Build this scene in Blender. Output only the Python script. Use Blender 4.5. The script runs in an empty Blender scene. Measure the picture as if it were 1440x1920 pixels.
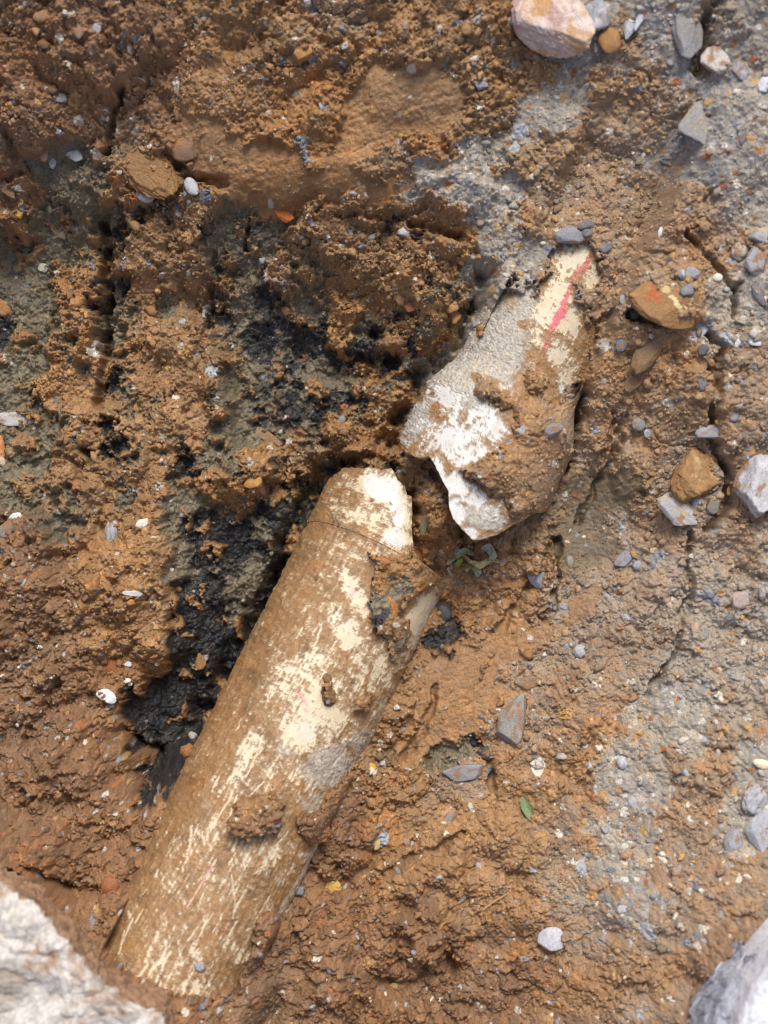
import bpy, math, random
import numpy as np
from mathutils import Vector

# ------------------------------------------------------------------ camera, sky, sun
S = bpy.context.scene
D = 2.0                       # camera height above the pipe (metres), looking straight down into the pit
F = 3624.0                    # focal length in photo pixels (1440 x 1920)
cam = bpy.data.cameras.new("camera"); cob = bpy.data.objects.new("camera", cam)
S.collection.objects.link(cob); S.camera = cob
cob.location = (0, 0, D); cob.rotation_euler = (0, 0, 0)
cam.sensor_fit = 'VERTICAL'; cam.sensor_height = 36.0; cam.lens = F/1920*36.0
cam.clip_start = 0.05; cam.clip_end = 200
cam.dof.use_dof = True; cam.dof.focus_distance = 1.99; cam.dof.aperture_fstop = 3.0; cam.dof.aperture_blades = 0
SUN_EL, SUN_AZ = math.radians(54), math.radians(6)      # azimuth from +Y (top of photo) towards +X
w = bpy.data.worlds.new("World"); S.world = w; w.use_nodes = True
nt = w.node_tree; bg = nt.nodes['Background']
sky = nt.nodes.new('ShaderNodeTexSky'); sky.sky_type = 'NISHITA'; sky.sun_disc = False
sky.sun_elevation = SUN_EL; sky.sun_rotation = SUN_AZ; sky.air_density = 0.8; sky.dust_density = 4.0; sky.ozone_density = 0.6
nt.links.new(sky.outputs[0], bg.inputs[0]); bg.inputs[1].default_value = 0.15
sl = bpy.data.lights.new("sun", 'SUN'); sl.energy = 1.8; sl.angle = math.radians(18); sl.color = (1.0, 0.96, 0.90)
so = bpy.data.objects.new("sun", sl); S.collection.objects.link(so)
sd = Vector((math.sin(SUN_AZ)*math.cos(SUN_EL), math.cos(SUN_AZ)*math.cos(SUN_EL), math.sin(SUN_EL)))
so.rotation_euler = sd.to_track_quat('Z', 'Y').to_euler()
S.view_settings.view_transform = 'Standard'; S.view_settings.look = 'None'
S.view_settings.exposure = 0.36; S.view_settings.gamma = 1.0
S.render.engine = 'CYCLES'; S.cycles.max_bounces = 5; S.cycles.diffuse_bounces = 2; S.cycles.filter_width = 1.1

# ------------------------------------------------------------------ noise helpers
_T = np.random.RandomState(7).rand(16, 256, 256).astype(np.float32)
def vn(x, y, seed=0):
    t = _T[seed % 16]; ox = (seed*37.7) % 256; oy = (seed*91.3) % 256
    x = np.asarray(x)+ox; y = np.asarray(y)+oy
    xi = np.floor(x).astype(np.int64); yi = np.floor(y).astype(np.int64)
    fx = (x-xi); fy = (y-yi); fx = fx*fx*(3-2*fx); fy = fy*fy*(3-2*fy)
    x0 = xi & 255; x1 = (xi+1) & 255; y0 = yi & 255; y1 = (yi+1) & 255
    a = t[y0, x0]; b = t[y0, x1]; c = t[y1, x0]; d = t[y1, x1]
    return (a+(b-a)*fx)*(1-fy)+(c+(d-c)*fx)*fy
def fbm(x, y, seed=0, octv=4, gain=.5):
    s = 0; a = 1; n = 0; c, q = math.cos(.9), math.sin(.9)
    for o in range(octv):
        s = s+a*(vn(x, y, seed+o*3)-.5); n += a; a *= gain
        x, y = (x*c-y*q)*2.03, (x*q+y*c)*2.03
    return s/n*2            # about -1..1
def fbm3(p, sc, seed=0, octv=4, gain=.5):
    x, y, z = p[:, 0]*sc, p[:, 1]*sc, p[:, 2]*sc
    return (fbm(x+z*.7, y+z*.31, seed, octv, gain)+fbm(y*.9-7, z+x*.4, seed+5, octv, gain)+fbm(z*1.1+3, x-y*.3, seed+9, octv, gain))/1.9
def hsh(i, j, k):
    v = (i*374761393+j*668265263+k*2147483647+k*1013904223) & 0xffffffff
    v = ((v ^ (v >> 13))*1274126177) & 0xffffffff
    return ((v ^ (v >> 16)) & 0xffffff)/float(0xffffff)
def lumps(x, y, s, seed, fill=1.0):
    """rounded clods of size s: returns height (0..~1) and a random id per clod"""
    X = x/s; Y = y/s
    xi = np.floor(X).astype(np.int64); yi = np.floor(Y).astype(np.int64)
    best = np.zeros(X.shape, np.float32); idv = np.zeros(X.shape, np.float32)
    for a in (-1, 0, 1):
        for b in (-1, 0, 1):
            i = xi+a; j = yi+b
            h1 = hsh(i, j, seed*11+1); h2 = hsh(i, j, seed*11+2); h3 = hsh(i, j, seed*11+3); h4 = hsh(i, j, seed*11+4)
            r = .45+.5*h3
            dx = X-(i+h1); dy = Y-(j+h2)
            an = h4*6.28; el = .75+.25*h1
            ux = dx*np.cos(an)+dy*np.sin(an); uy = (-dx*np.sin(an)+dy*np.cos(an))/el
            q = 1-(ux*ux+uy*uy)/(r*r)
            h = np.sqrt(np.maximum(q, 0))*r*(.6+.4*h2)
            h = np.where(h4 > fill, 0, h)
            m = h > best
            best = np.where(m, h, best); idv = np.where(m, hsh(i, j, seed*11+7), idv)
    return best.astype(np.float32), idv
def sstep(a, b, x):
    t = np.clip((x-a)/(b-a), 0, 1); return t*t*(3-2*t)
def lin(*c):
    c = np.array(c, float)/255.; return np.where(c <= .04045, c/12.92, ((c+.055)/1.055)**2.4)

def polysdf(px, py, poly):
    """signed distance, positive inside"""
    P = np.array(poly, float); n = len(P); d = np.full(px.shape, 1e9); ins = np.zeros(px.shape, bool)
    for i in range(n):
        a = P[i]; b = P[(i+1) % n]; e = b-a
        t = np.clip(((px-a[0])*e[0]+(py-a[1])*e[1])/(e@e), 0, 1)
        d = np.minimum(d, np.hypot(px-a[0]-t*e[0], py-a[1]-t*e[1]))
        c = (a[1] > py) != (b[1] > py)
        with np.errstate(divide='ignore', invalid='ignore'):
            xx = (b[0]-a[0])*(py-a[1])/(b[1]-a[1]+1e-12)+a[0]
        ins ^= c & (px < xx)
    return np.where(ins, d, -d)
def linedist(px, py, pl):
    P = np.array(pl, float); d = np.full(px.shape, 1e9)
    for a, b in zip(P[:-1], P[1:]):
        e = b-a; t = np.clip(((px-a[0])*e[0]+(py-a[1])*e[1])/(e@e), 0, 1)
        d = np.minimum(d, np.hypot(px-a[0]-t*e[0], py-a[1]-t*e[1]))
    return d
def ell(px, py, cx, cy, rx, ry, rot=0):
    """0 at the centre, 1 on the outline; rot in degrees clockwise in the photo"""
    c, s = math.cos(math.radians(rot)), math.sin(math.radians(rot))
    dx = px-cx; dy = py-cy
    return np.hypot((dx*c+dy*s)/rx, (-dx*s+dy*c)/ry)
def toW(px, py, z):
    return (px-720)/F*(D-z), -(py-960)/F*(D-z)
def toP(x, y, z):
    return 720+F*x/(D-z), 960-F*y/(D-z)

# ------------------------------------------------------------------ the lie of the pit (heights in cm every 160 photo pixels)
HM = np.array([
[19,18,16,15,14,14,15,16,18,20,22,25],
[15,14,13,12,11,11,12,13,15,17,19,22],
[11,10, 8, 7, 7, 8, 9, 9,11,13,15,18],
[ 5, 3, 1, 2, 4, 5, 6, 7, 9,11,13,16],
[-3,-5,-5,-5,-4,-2, 1, 6, 8,10,12,15],
[-5,-7,-8,-8,-9,-8,-4, 5, 7, 9,11,14],
[-5,-7,-7,-6,-9,-10,-8,1, 3, 6,10,13],
[-3,-5,-6,-5,-9,-11,-5,-2,-1, 4, 8,11],
[ 0,-3,-4,-5,-12,-10,-5,-2, 0, 4, 8,11],
[ 0,-2,-4,-10,-10,-6,-2,-1, 2, 6, 9,13],
[ 4, 1,-1,-9,-5,-2,-1, 1, 4, 8,12,16],
[16,11, 2, 0, 0, 1, 2, 3, 6,11,15,20],
[22,21,12, 4, 4, 2, 2, 4, 8,14,20,25],
[24,23,20,13, 7, 4, 3, 6,11,18,26,30],
[26,26,23,19,14,11,12,14,18,24,30,34]], float)/100
def bicub(G, u, v):
    h, w_ = G.shape
    u = np.clip(u, 0, w_-1.001); v = np.clip(v, 0, h-1.001)
    iu = np.floor(u).astype(int); iv = np.floor(v).astype(int); fu = u-iu; fv = v-iv
    def W(t): return [(-.5*t+t*t-.5*t**3), 1-2.5*t*t+1.5*t**3, .5*t+2*t*t-1.5*t**3, -.5*t*t+.5*t**3]
    wu = W(fu); wv = W(fv); r = 0
    for a in range(4):
        for b in range(4):
            r = r+G[np.clip(iv+a-1, 0, h-1), np.clip(iu+b-1, 0, w_-1)]*wv[a]*wu[b]
    return r
def macro(px, py): return bicub(HM, (px+160)/160, (py+160)/160)
def px_of(x, y):
    z = np.zeros_like(x)
    for _ in range(6):
        px, py = toP(x, y, z); z = .5*z+.5*macro(px, py)
    px, py = toP(x, y, z)
    return px, py, macro(px, py)

# ------------------------------------------------------------------ the two pipes (axis frames)
class Pipe: pass
def mkpipe(cx, cy, z0, dirx, diry, slope):
    p = Pipe(); ex, ey = toW(cx, cy, z0); p.o = np.array([ex, ey, z0])
    u = np.array([dirx, -diry, 0.]); u /= np.linalg.norm(u)
    sl_ = math.radians(slope); p.a = np.array([u[0]*math.cos(sl_), u[1]*math.cos(sl_), math.sin(sl_)])
    p.n = np.array([u[1], -u[0], 0.]); p.b = np.cross(p.n, p.a)
    if p.b[2] < 0: p.b = -p.b
    return p
M = 1/1812.
low = mkpipe(725, 1003, -.045, .447, -.894, -13)
upp = mkpipe(885, 890, .015, .44, -.898, -1)
def r_low(s): return np.where(s > -.028, .0798, .0790)
def r_upp(s): return .0655+(.0835-.0655)*(1-sstep(.058, .112, s))-.0015*sstep(0.0, .058, s)
LOW_END = ([-1, -.94, -.88, -.72, -.6, -.45, -.33, -.28, -.2, -.08, .0, .06, .15, .25, .37, .7, 1], [44, 52, 64, 66, 74, 76, 88, 84, 72, 66, 52, 54, 30, -2, -30, -60, -60])
UPP_END = ([-1, -.9, -.72, -.58, -.42, -.2, -.1, .0, .15, .33, .55, .7, .85, 1], [2, -18, -24, -12, -28, -52, -80, -95, -104, -114, -85, -50, -20, 0])
def pipe_top(p, rf, endx, smin, smax, x, y, is_low):
    """height of the pipe's upper side over (x, y); nan outside"""
    ax = p.a; h = math.hypot(ax[0], ax[1])
    t = ((x-p.o[0])*ax[0]+(y-p.o[1])*ax[1])/h; d = (x-p.o[0])*p.n[0]+(y-p.o[1])*p.n[1]
    s = t.copy()/h
    for _ in range(4):
        r = rf(s); c = np.sqrt(np.maximum(r*r-d*d, 0)); s = (t-c*p.b[0]*ax[0]/h-c*p.b[1]*ax[1]/h)/h
    r = rf(s); c = np.sqrt(np.maximum(r*r-d*d, 0))
    z = p.o[2]+s*ax[2]+c*p.b[2]
    e = np.interp(d/r, endx[0], [v*M for v in endx[1]])
    ok = (np.abs(d) < r) & ((s < e+.0) if is_low else (s > e)) & (s > smin) & (s < smax)
    return z, ok, d/r, s

# what covers the pipes, and where the plastic shows (photo positions of the patches on the pipe's skin)
LOW_COVER = [
 [(690,1035),(705,1068),(690,1120),(700,1180),(722,1200),(735,1232),(762,1225),(770,1165),(752,1150),(775,1125),(812,1100),(850,1100),(850,1010),(780,1020),(772,1045)],
 [(552,1562),(560,1525),(600,1512),(628,1470),(672,1440),(760,1400),(760,1600),(620,1592)],
 [(428,1535),(450,1500),(515,1478),(535,1510),(522,1560),(470,1572),(430,1560)],
 [(478,1722),(520,1708),(562,1735),(545,1765),(520,1775),(515,1800),(620,1790),(620,1850),(480,1850),(450,1835),(470,1790)],
 [(180,1740),(215,1800),(262,1830),(330,1862),(395,1868),(470,1835),(520,1960),(100,1960)],
 [(602,1276),(622,1278),(632,1312),(618,1325),(604,1310)],
 [(665,1310),(700,1300),(690,1330),(668,1330)]]
UPP_COVER = [
 [(985,735),(1045,760),(1068,720),(1100,690),(1130,560),(1110,440),(1060,440),(1010,445),(930,470),(900,400),(1300,380),(1300,760),(1090,900),(1010,965),(955,975),(940,935),(905,935),(880,905),(850,880),(895,865),(925,845),(955,820),(960,790),(950,760)],
 [(880,735),(900,700),(925,720),(985,760),(960,775),(900,750)],
 [(980,700),(1000,690),(1025,715),(1020,740),(985,745)]]
LOW_PATCH = [(715,915,48,34,25,1.3),(748,955,22,48,-10,1.2),(742,1010,34,24,20,1.1),(668,905,40,22,-10,.7),(690,960,55,26,0,.62),(640,945,28,40,25,.2),
 (655,1030,65,26,5,.25),(620,1010,50,14,0,.2),(640,1075,45,20,0,.22),(665,1110,20,50,-25,.85),(635,1165,22,60,-28,.75),(655,1190,28,45,-30,.8),(600,1120,50,30,0,.15),
 (560,1260,45,35,20,.65),(600,1240,60,30,0,.45),(590,1340,65,55,10,.85),(565,1375,35,35,0,1.1),(610,1300,50,50,0,.7),(700,1260,45,45,0,.6),(680,1220,40,30,0,.5),
 (530,1300,40,30,0,.5),(470,1400,22,45,30,.75),(445,1450,20,50,30,.7),(410,1470,60,22,-20,.35),(520,1440,50,35,0,.2),(790,1150,26,52,30,1.15),(765,1215,18,50,28,.6),(715,1330,14,40,25,.55),
 (400,1560,22,40,45,.6),(350,1590,20,45,40,.45),(500,1600,60,22,-15,.5),(540,1590,20,20,0,.55),(420,1650,60,40,30,.25),(560,1665,12,120,27,1.0),(535,1730,14,70,27,.5),
 (485,1640,8,50,-8,.4),(530,1635,12,40,25,.5),(290,1760,55,40,0,.35),(320,1810,60,40,0,.55),(360,1850,50,20,0,.6),(440,1780,24,30,-30,.4),(330,1640,14,60,27,.2),(240,1700,30,30,0,.2),(575,1180,30,30,0,.15)]
UPP_PATCH = [(835,745,38,24,10,.85),(850,775,25,25,0,.6),(810,805,40,26,0,.55),(850,820,55,38,-10,.95),(905,790,36,34,-30,1.1),(930,805,24,24,0,1.0),(880,850,45,22,-20,.9),
 (822,880,16,26,-25,1.2),(850,905,26,26,30,1.2),(880,925,50,22,32,1.05),(855,960,24,38,10,1.15),(880,1000,24,16,20,.8),(925,960,30,14,20,.4),(940,945,10,10,0,.5),
 (1075,490,42,34,-20,1.1),(1108,515,18,30,20,1.0),(1045,550,32,40,10,1.05),(1030,590,40,30,0,1.05),(1002,590,20,22,0,.8),(1070,600,26,34,0,.95),(1060,580,20,30,0,.6),(1015,640,24,22,0,.6),(1045,665,22,28,0,.85),
 (1060,700,24,44,0,.95),(1005,690,16,12,0,.5),(945,725,16,10,0,.6),(1005,620,16,10,0,.5)]
def patchfield(px, py, L):
    v = np.zeros(px.shape)
    for cx, cy, rx, ry, rot, st in L:
        v = np.maximum(v, st*(1-sstep(.25, 1.45, ell(px, py, cx, cy, rx, ry, rot))))
    return v
def coverfield(px, py, C, wob):
    v = np.full(px.shape, -1e9)
    for poly in C: v = np.maximum(v, polysdf(px, py, poly))
    return v+wob

# ------------------------------------------------------------------ which soil lies where (40-pixel cells of the photo)
ZM = """r8o6m3o7d9o1d2
r9o5m3o7d4o2d3o1d2
r9o8o8d3o2d2o1d3
r9o4m2o2s4o2d1o2d3m2d2o1d3
r9o7s6o3d2o5m1d3
r8o8s6o2d3o5m1d3
r5m2r1s4o4s5o2d3o5d5
r1g3m1o2o2s6s2m2o2d3o6d5
r2g3o4s9m1d5o8d4
r2g2o5o2s8d6m2o6d3
r2g2o7g3o8d2o3o6d3
r2g2o1b1o4g3o9d3m1o9d3
g3o2b1o4g2o10d3m2o7d3
g3o2b1o4g2b1g2o7d3m3o5d3
b1g2o2b1o4b1g5o6d3m2o6d3
b1g2o2g1o4g2b3o3o4d3m2o6d3
g3o2g1o4g2b4g1b2o2d3m2o7m3
g3o8g5b2o2d3m1o10m2
g2o3b1o5g2b1g3o3d2m1o9o2m2
g2o8g2b5o2d3o12m2
g3o2b1o5g2b2o4m2o13m2
g3o2b1o2b1o6b1o4m1o13m2
g3o4g1o5g1b1o3o8k4o6
g4o4g2o2b2g1b1o10k4o6
r3g1o4g1b2g1b3o10k4m1o6
r3g1o4g1b3g1b1o11k4m1o6
r3o5g1b2g1b2o5m4o3k2m2o6
r4o4b2g2b1g1o3g2o4s2m3o3m3
r4o4b2g2b2o3b1o2g1o4m1s2m2o2m4
r3o5b4g1o7b2o1s3m2o1m2o2m3
r4o4b4o8b1s4m3o3m4
r4o3b2b3o7s4m3o3m4d3
r7b4o8s5m2o4d3m3
r6b4o9s4m4o2d4m3
r6b3o9s5m3o3d4m3
r7b2o9o2g2b1o5d3m3d2
r7b1o10o2m3o4d5m2d2
r8r9o3m1o5m2d3m3d2
r17o8m2d3m3d3
r17o9m2d2m3d2m1
r17o9m1d3m6
r17o2r2o6m2d2m5
r20o6m2d2m6
r20r7m3m3r3
r21o6m3o2r4
r26o6r4
r26o4m2r4
r36""".split()
ZT = 'orsmdgbk'
def zrow(t):
    out = ''; i = 0
    while i < len(t):
        j = i+1
        while j < len(t) and t[j].isdigit(): j += 1
        out += t[i]*int(t[i+1:j]); i = j
    return (out+out[-1]*36)[:36]
ZI = np.array([[ZT.index(c) for c in zrow(t)] for t in ZM])
def zones(px, py, rag=1.):
    wx = fbm(px/90, py/90, 1, 6, .72)*66; wy = fbm(px/90, py/90, 2, 6, .72)*66
    u = (px+wx)/40-.5; v = (py+wy)/40-.5
    u = np.clip(u, 0, 34.999); v = np.clip(v, 0, 46.999)
    iu = u.astype(int); iv = v.astype(int); fu = u-iu; fv = v-iv
    W = np.zeros((len(ZT),)+px.shape, np.float32)
    for a in (0, 1):
        for b in (0, 1):
            z = ZI[iv+a, iu+b]; ww = (fv if a else 1-fv)*(fu if b else 1-fu)
            for k in range(len(ZT)): W[k] += np.where(z == k, ww, 0)
    for k in range(len(ZT)): W[k] = (W[k]+(.30 if k in (0, 5) else .2)*(k in (0, 5, 6))*sstep(930, 860, px)*sstep(360, 420, py)*sstep(1020, 900, py)+.12*(k in (0, 3))*(px > 880))*np.exp(rag*(2.0+.8*sstep(960, 860, px)+1.4*sstep(960, 860, px)*sstep(330, 430, py)*sstep(1020, 900, py))*fbm(px/46, py/46, 20+k, 6, .72))
    W = W**5; W /= W.sum(0)+1e-9
    return W
ZC = {'o': [(156,118,76),(172,132,88),(138,104,66),(170,118,66)], 'r': [(136,100,68),(154,116,82),(116,88,60),(152,104,66)],
      's': [(156,118,78),(166,128,86),(146,108,68),(160,120,76)], 'm': [(158,130,98),(150,126,100),(164,124,82),(142,122,100)],
      'd': [(166,158,144),(154,146,134),(176,166,150),(160,138,110)], 'g': [(120,111,90),(134,123,98),(104,98,83),(132,110,76)],
      'b': [(46,48,53),(64,62,58),(34,37,44),(84,76,60)], 'k': [(118,100,72),(130,108,76),(104,92,70),(136,106,66)]}
ZC = {k: [lin(*c) for c in v] for k, v in ZC.items()}
ROUGH_H = dict(zip(ZT, [1.0, 1.1, .10, .75, .42, .5, .6, .16]))
CRUST = dict(zip(ZT, [.012, .010, .011, .008, .008, -.006, -.014, .003]))
WET = dict(zip(ZT, [.35, .32, .5, .25, .05, .85, 1.0, .75]))
GRIT = dict(zip(ZT, [.04, .04, .006, .09, .14, .012, .006, .02]))

CRACKS = [  # polyline in photo pixels, half width, depth (cm)
 ([(207,425),(212,500),(208,570),(205,700),(196,760)], 9, 4.5), ([(228,180),(222,235),(212,292)], 6, 2.5),
 ([(1340,-20),(1334,30),(1318,80),(1308,130)], 15, 5), ([(1286,440),(1320,480),(1345,520),(1378,555)], 6, 2.2),
 ([(1378,540),(1368,600)], 5, 2), ([(1312,620),(1345,650),(1335,740),(1325,800),(1345,850),(1365,900),(1352,950),(1320,985)], 9, 3.2),
 ([(1290,1000),(1282,1130),(1255,1230),(1215,1300)], 6, 1.8), ([(1042,1010),(1042,1080),(1030,1140),(1015,1160)], 7, 2.5),
 ([(1098,745),(1076,790),(1062,830),(1045,885)], 13, 4), ([(770,425),(850,440),(895,480)], 9, 2),
 ([(905,520),(885,590),(850,650),(790,715),(745,790),(730,840)], 20, 6), ([(610,900),(560,990),(500,1130),(410,1290),(320,1450),(300,1500)], 24, 5),
 ([(1185,592),(1215,600),(1250,605)], 11, 4), ([(1265,680),(1325,690)], 16, 2.5), ([(165,840),(178,860)], 9, 3), ([(250,1375),(275,1400),(300,1410)], 12, 5),
 ([(360,975),(372,1080),(330,1110),(322,1180)], 10, 2.5), ([(45,1630),(70,1650)], 15, 3), ([(840,1780),(848,1800)], 12, 3), ([(120,1270),(60,1400)], 8, 1.4),
 ([(405,480),(400,560),(395,640)], 6, 2), ([(470,420),(465,470)], 5, 2), ([(600,880),(690,860),(735,865),(752,900)], 10, 3.5), ([(760,860),(800,880),(812,900)], 7, 1.5),
 ([(790,400),(700,420),(640,410)], 6, 1), ([(930,1180),(1000,1090),(1030,1010)], 7, 1.3), ([(1080,980),(1140,860),(1170,780)], 7, 1.6), ([(1105,900),(1160,760)], 5, 1.2),
 ([(700,1390),(690,1480),(640,1600),(600,1700),(540,1800)], 14, 1.6), ([(640,1620),(655,1650)], 14, 2.5), ([(820,1290),(770,1400),(740,1420)], 8, 1.4), ([(430,1710),(300,1700)], 4, 0.0),
 ([(0,1480),(70,1600),(140,1660)], 12, 2), ([(915,1420),(925,1470)], 8, 2.2), ([(0,220),(60,330),(20,350)], 8, 1.4), ([(320,300),(350,335),(420,350)], 8, 2.2),
 ([(40,880),(130,850),(170,900)], 6, 1.2), ([(700,1655),(760,1610),(860,1560)], 7, 1.2)]
BUMPS = [  # raised clods: x, y, rx, ry, rot, height cm
 (165,560,30,150,3,2.2),(345,640,70,50,0,2),(420,740,36,80,0,2.2),(300,480,80,55,0,1.5),(475,900,48,60,20,2.8),(265,1075,48,95,8,2.6),(300,1200,55,55,0,2.2),
 (60,1060,70,85,0,2.4),(180,1100,40,70,0,1.4),(30,430,45,40,0,2.2),(700,650,50,18,0,2),(690,852,52,20,5,3.5),(645,810,30,25,0,1.8),(850,470,50,26,15,2),(800,600,45,60,0,1.5),(160,370,60,50,0,2),
 (380,480,60,60,0,1.2),(100,1430,85,55,0,2.2),(40,1300,60,70,0,1.2),(220,1500,80,50,0,2),(130,1570,70,60,0,2),(260,1620,70,40,20,1.8),(330,1420,25,35,0,2.6),(390,1300,22,22,0,1.6),
 (800,1740,40,85,0,2.5),(900,1560,70,40,0,1),(1300,740,60,80,0,1.6),(1390,800,50,90,0,1.8),(1180,880,40,50,0,1.4),(1260,560,75,55,20,2.4),(1230,370,60,110,0,1.3),(1370,280,75,130,10,2.4),
 (1130,280,80,60,0,1.0),(860,370,80,45,10,2.4),(760,180,95,60,0,1),(640,950,5,5,0,0),(560,340,140,50,-10,1.2),(640,1820,60,40,0,1.6),(850,1630,50,40,0,1),(600,1750,50,50,0,1),(1200,1700,70,60,0,1.5),
 (1200,1790,70,50,0,1.6),(1060,1840,60,50,0,1.2),(940,1330,40,60,0,.6),(815,930,46,92,-12,5.8),(800,1020,60,40,0,2),(800,950,40,60,0,1.5),(520,540,60,40,0,1),(740,540,50,40,0,1.2)]

# ------------------------------------------------------------------ ground mesh
def axis_coords(h, st, ext):
    core = np.arange(-h, h+st/2, st); g = [];  q = st; v = 0
    while v < ext: q *= 1.06; v += q; g.append(v)
    g = np.array(g); return np.concatenate([-h-g[::-1], core, core[-1]+g])
STEP = .00088
gx = axis_coords(.45, STEP, 25); gy = axis_coords(.585, STEP, 25)
X, Y = np.meshgrid(gx, gy)
PX, PY, Z0 = px_of(X, Y)
# beyond the picture the pit's sides climb to a rim and level out
out = np.maximum(np.abs(X)-.46, 0)+np.maximum(np.abs(Y)-.60, 0)
Z0 = Z0+(.46-Z0)*sstep(0, .42, out)*.8
qx = X+.006*fbm(X*28, Y*28, 3, 4)+.0016*fbm(X*150, Y*150, 4, 3); qy = Y+.006*fbm(X*28, Y*28, 5, 4)+.0016*fbm(X*150, Y*150, 6, 3)
W2 = zones(PX, PY, .35); CR = sum(W2[k]*CRUST[c] for k, c in enumerate(ZT)); W = zones(PX, PY); CR = .6*CR+.25*sum(W[k]*CRUST[c] for k, c in enumerate(ZT))
A = sum((.5*W[k]+.5*W2[k])*ROUGH_H[c] for k, c in enumerate(ZT)); del W2; WT = sum(W[k]*WET[c] for k, c in enumerate(ZT))
SM = W[ZT.index('s')]+W[ZT.index('k')]; MUD = W[ZT.index('g')]+W[ZT.index('b')]
L1, i1 = lumps(qx, qy, .052, 1, .9); L2, i2 = lumps(qx, qy, .023, 2, .95); L3, i3 = lumps(qx, qy, .0105, 3); L4, i4 = lumps(qx, qy, .0050, 4)
L5, i5 = lumps(qx*1.0, qy*1.0, .0028, 5)
leftside = sstep(1000, 700, PX); A = A*(1-.22*sstep(900, 1150, PX))
patchy = .22+1.35*sstep(-.45, .45, fbm(X*14, Y*14, 8, 4, .6))
cr1 = np.abs(fbm(qx*24, qy*24, 16, 4, .6)); cr2 = np.abs(fbm(qx*62, qy*62, 18, 4, .6))
LB, iB = lumps(qx, qy, .085, 6, .8); lft = sstep(760, 600, PX)*sstep(300, 420, PY)
DET = A*(L1*(.016+.014*leftside)+LB*.017*lft+(.4+.6*patchy)*L2*.0135+(.15+.85*patchy)*(L3*.0080+L4*.0044))+(.2+.8*A*np.minimum(patchy, 1))*L5*.0022+A*.006*fbm(X*20, Y*20, 57, 3)
DET -= A*(.0065*np.exp(-(cr1/.045)**2)*sstep(-.1, .3, fbm(X*17, Y*17, 19, 2))+.0022*np.exp(-(cr2/.06)**2))
DET += (.3+.7*A)*.0024*fbm(X*420, Y*420, 17, 2)
DET += MUD*(.008*fbm(qx*60, qy*60, 12, 5, .66)+.005*(1-np.abs(fbm(X*130, Y*100, 14, 4, .6))))
stri = fbm((X*.45+Y*.9)*30, (X*.9-Y*.45)*260, 9, 3); stri2 = fbm((X*.95+Y*.3)*24, (X*.3-Y*.95)*240, 11, 3)
DET += SM*.0011*np.where(PX > 900, stri, stri2)+SM*.0009*fbm(X*300, Y*300, 13, 3)
DET *= 1-.85*sstep(.0, .16, out); Z = Z0+DET+CR*(.5+.45*leftside)+.012*np.clip(1-A, 0, 1)*(1-.55*MUD)*(1-sstep(0, .1, out))
wx = fbm(PX/38, PY/38, 30, 4, .6)*16; wy = fbm(PX/38, PY/38, 31, 4, .6)*16
near = (np.abs(X) < .448) & (np.abs(Y) < .583)
def blur(a, r):
    for ax in (0, 1):
        c = np.cumsum(np.concatenate([np.repeat(np.take(a, [0], ax), r+1, ax), a, np.repeat(np.take(a, [-1], ax), r, ax)], ax), ax, dtype=np.float64); n_ = a.shape[ax]
        a = (np.take(c, range(2*r+1, n_+2*r+1), ax)-np.take(c, range(0, n_), ax))/(2*r+1)
    return a
for _ in range(1):       # wet soil does not stand in needles: slump whatever is too steep
    gy_, gx_ = np.gradient(Z); st_ = blur(np.hypot(gx_, gy_)/STEP, 3); k_ = sstep(1.8, 4.2, st_)*.7*near; Z = Z*(1-k_)+blur(blur(Z, 3), 2)*k_+k_*(A*(L4*.0040+L3*.004)+L5*.0014+.0022*fbm(X*420, Y*420, 17, 2))
for pl, hw, dp in CRACKS:
    if dp <= 0: continue
    P = np.array(pl); m = near & (PX > P[:, 0].min()-hw*4-20) & (PX < P[:, 0].max()+hw*4+20) & (PY > P[:, 1].min()-hw*4-20) & (PY < P[:, 1].max()+hw*4+20)
    d = linedist(PX[m]+wx[m], PY[m]+wy[m], pl); Z[m] -= dp*.01*np.exp(-(d/hw)**4 if hw < 10 else -(d/hw)**2)*(.75+.5*fbm(PX[m]/25, PY[m]/25, 33, 2))
for cx, cy, rx, ry, rot, h in BUMPS:
    R = max(rx, ry)*1.5; m = near & (np.abs(PX-cx) < R+20) & (np.abs(PY-cy) < R+20)
    e = ell(PX[m]+wx[m]*1.3, PY[m]+wy[m]*1.3, cx, cy, rx, ry, rot); Z[m] += .01*h*(1-sstep(.5, 1.3, e))*(1-.2*e)

rsb = np.random.RandomState(4)
for q_ in range(185):      # small separate clods
    cx = rsb.uniform(-20, 960) if q_ < 150 else rsb.uniform(310, 600); cy = rsb.uniform(300, 1500) if q_ < 150 else rsb.uniform(900, 1400); r_ = rsb.uniform(7, 24); h = rsb.uniform(.5, 1.5)*r_/20
    m = near & (np.abs(PX-cx) < r_*1.7) & (np.abs(PY-cy) < r_*1.7)
    e = ell(PX[m]+wx[m]*2.2, PY[m]+wy[m]*2.2, cx, cy, r_, r_*rsb.uniform(.4, 1), rsb.uniform(0, 180)); k_ = 1-sstep(.7, 1.05, e); Z[m] += .008*h*k_*np.sqrt(np.maximum(1.15-e**2, 0))
    if cy < 1450 and rsb.rand() < .75:
        for kk in range(len(ZT)): W[kk][m] = W[kk][m]*(1-k_)+(k_ if kk == 0 else 0)
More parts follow.
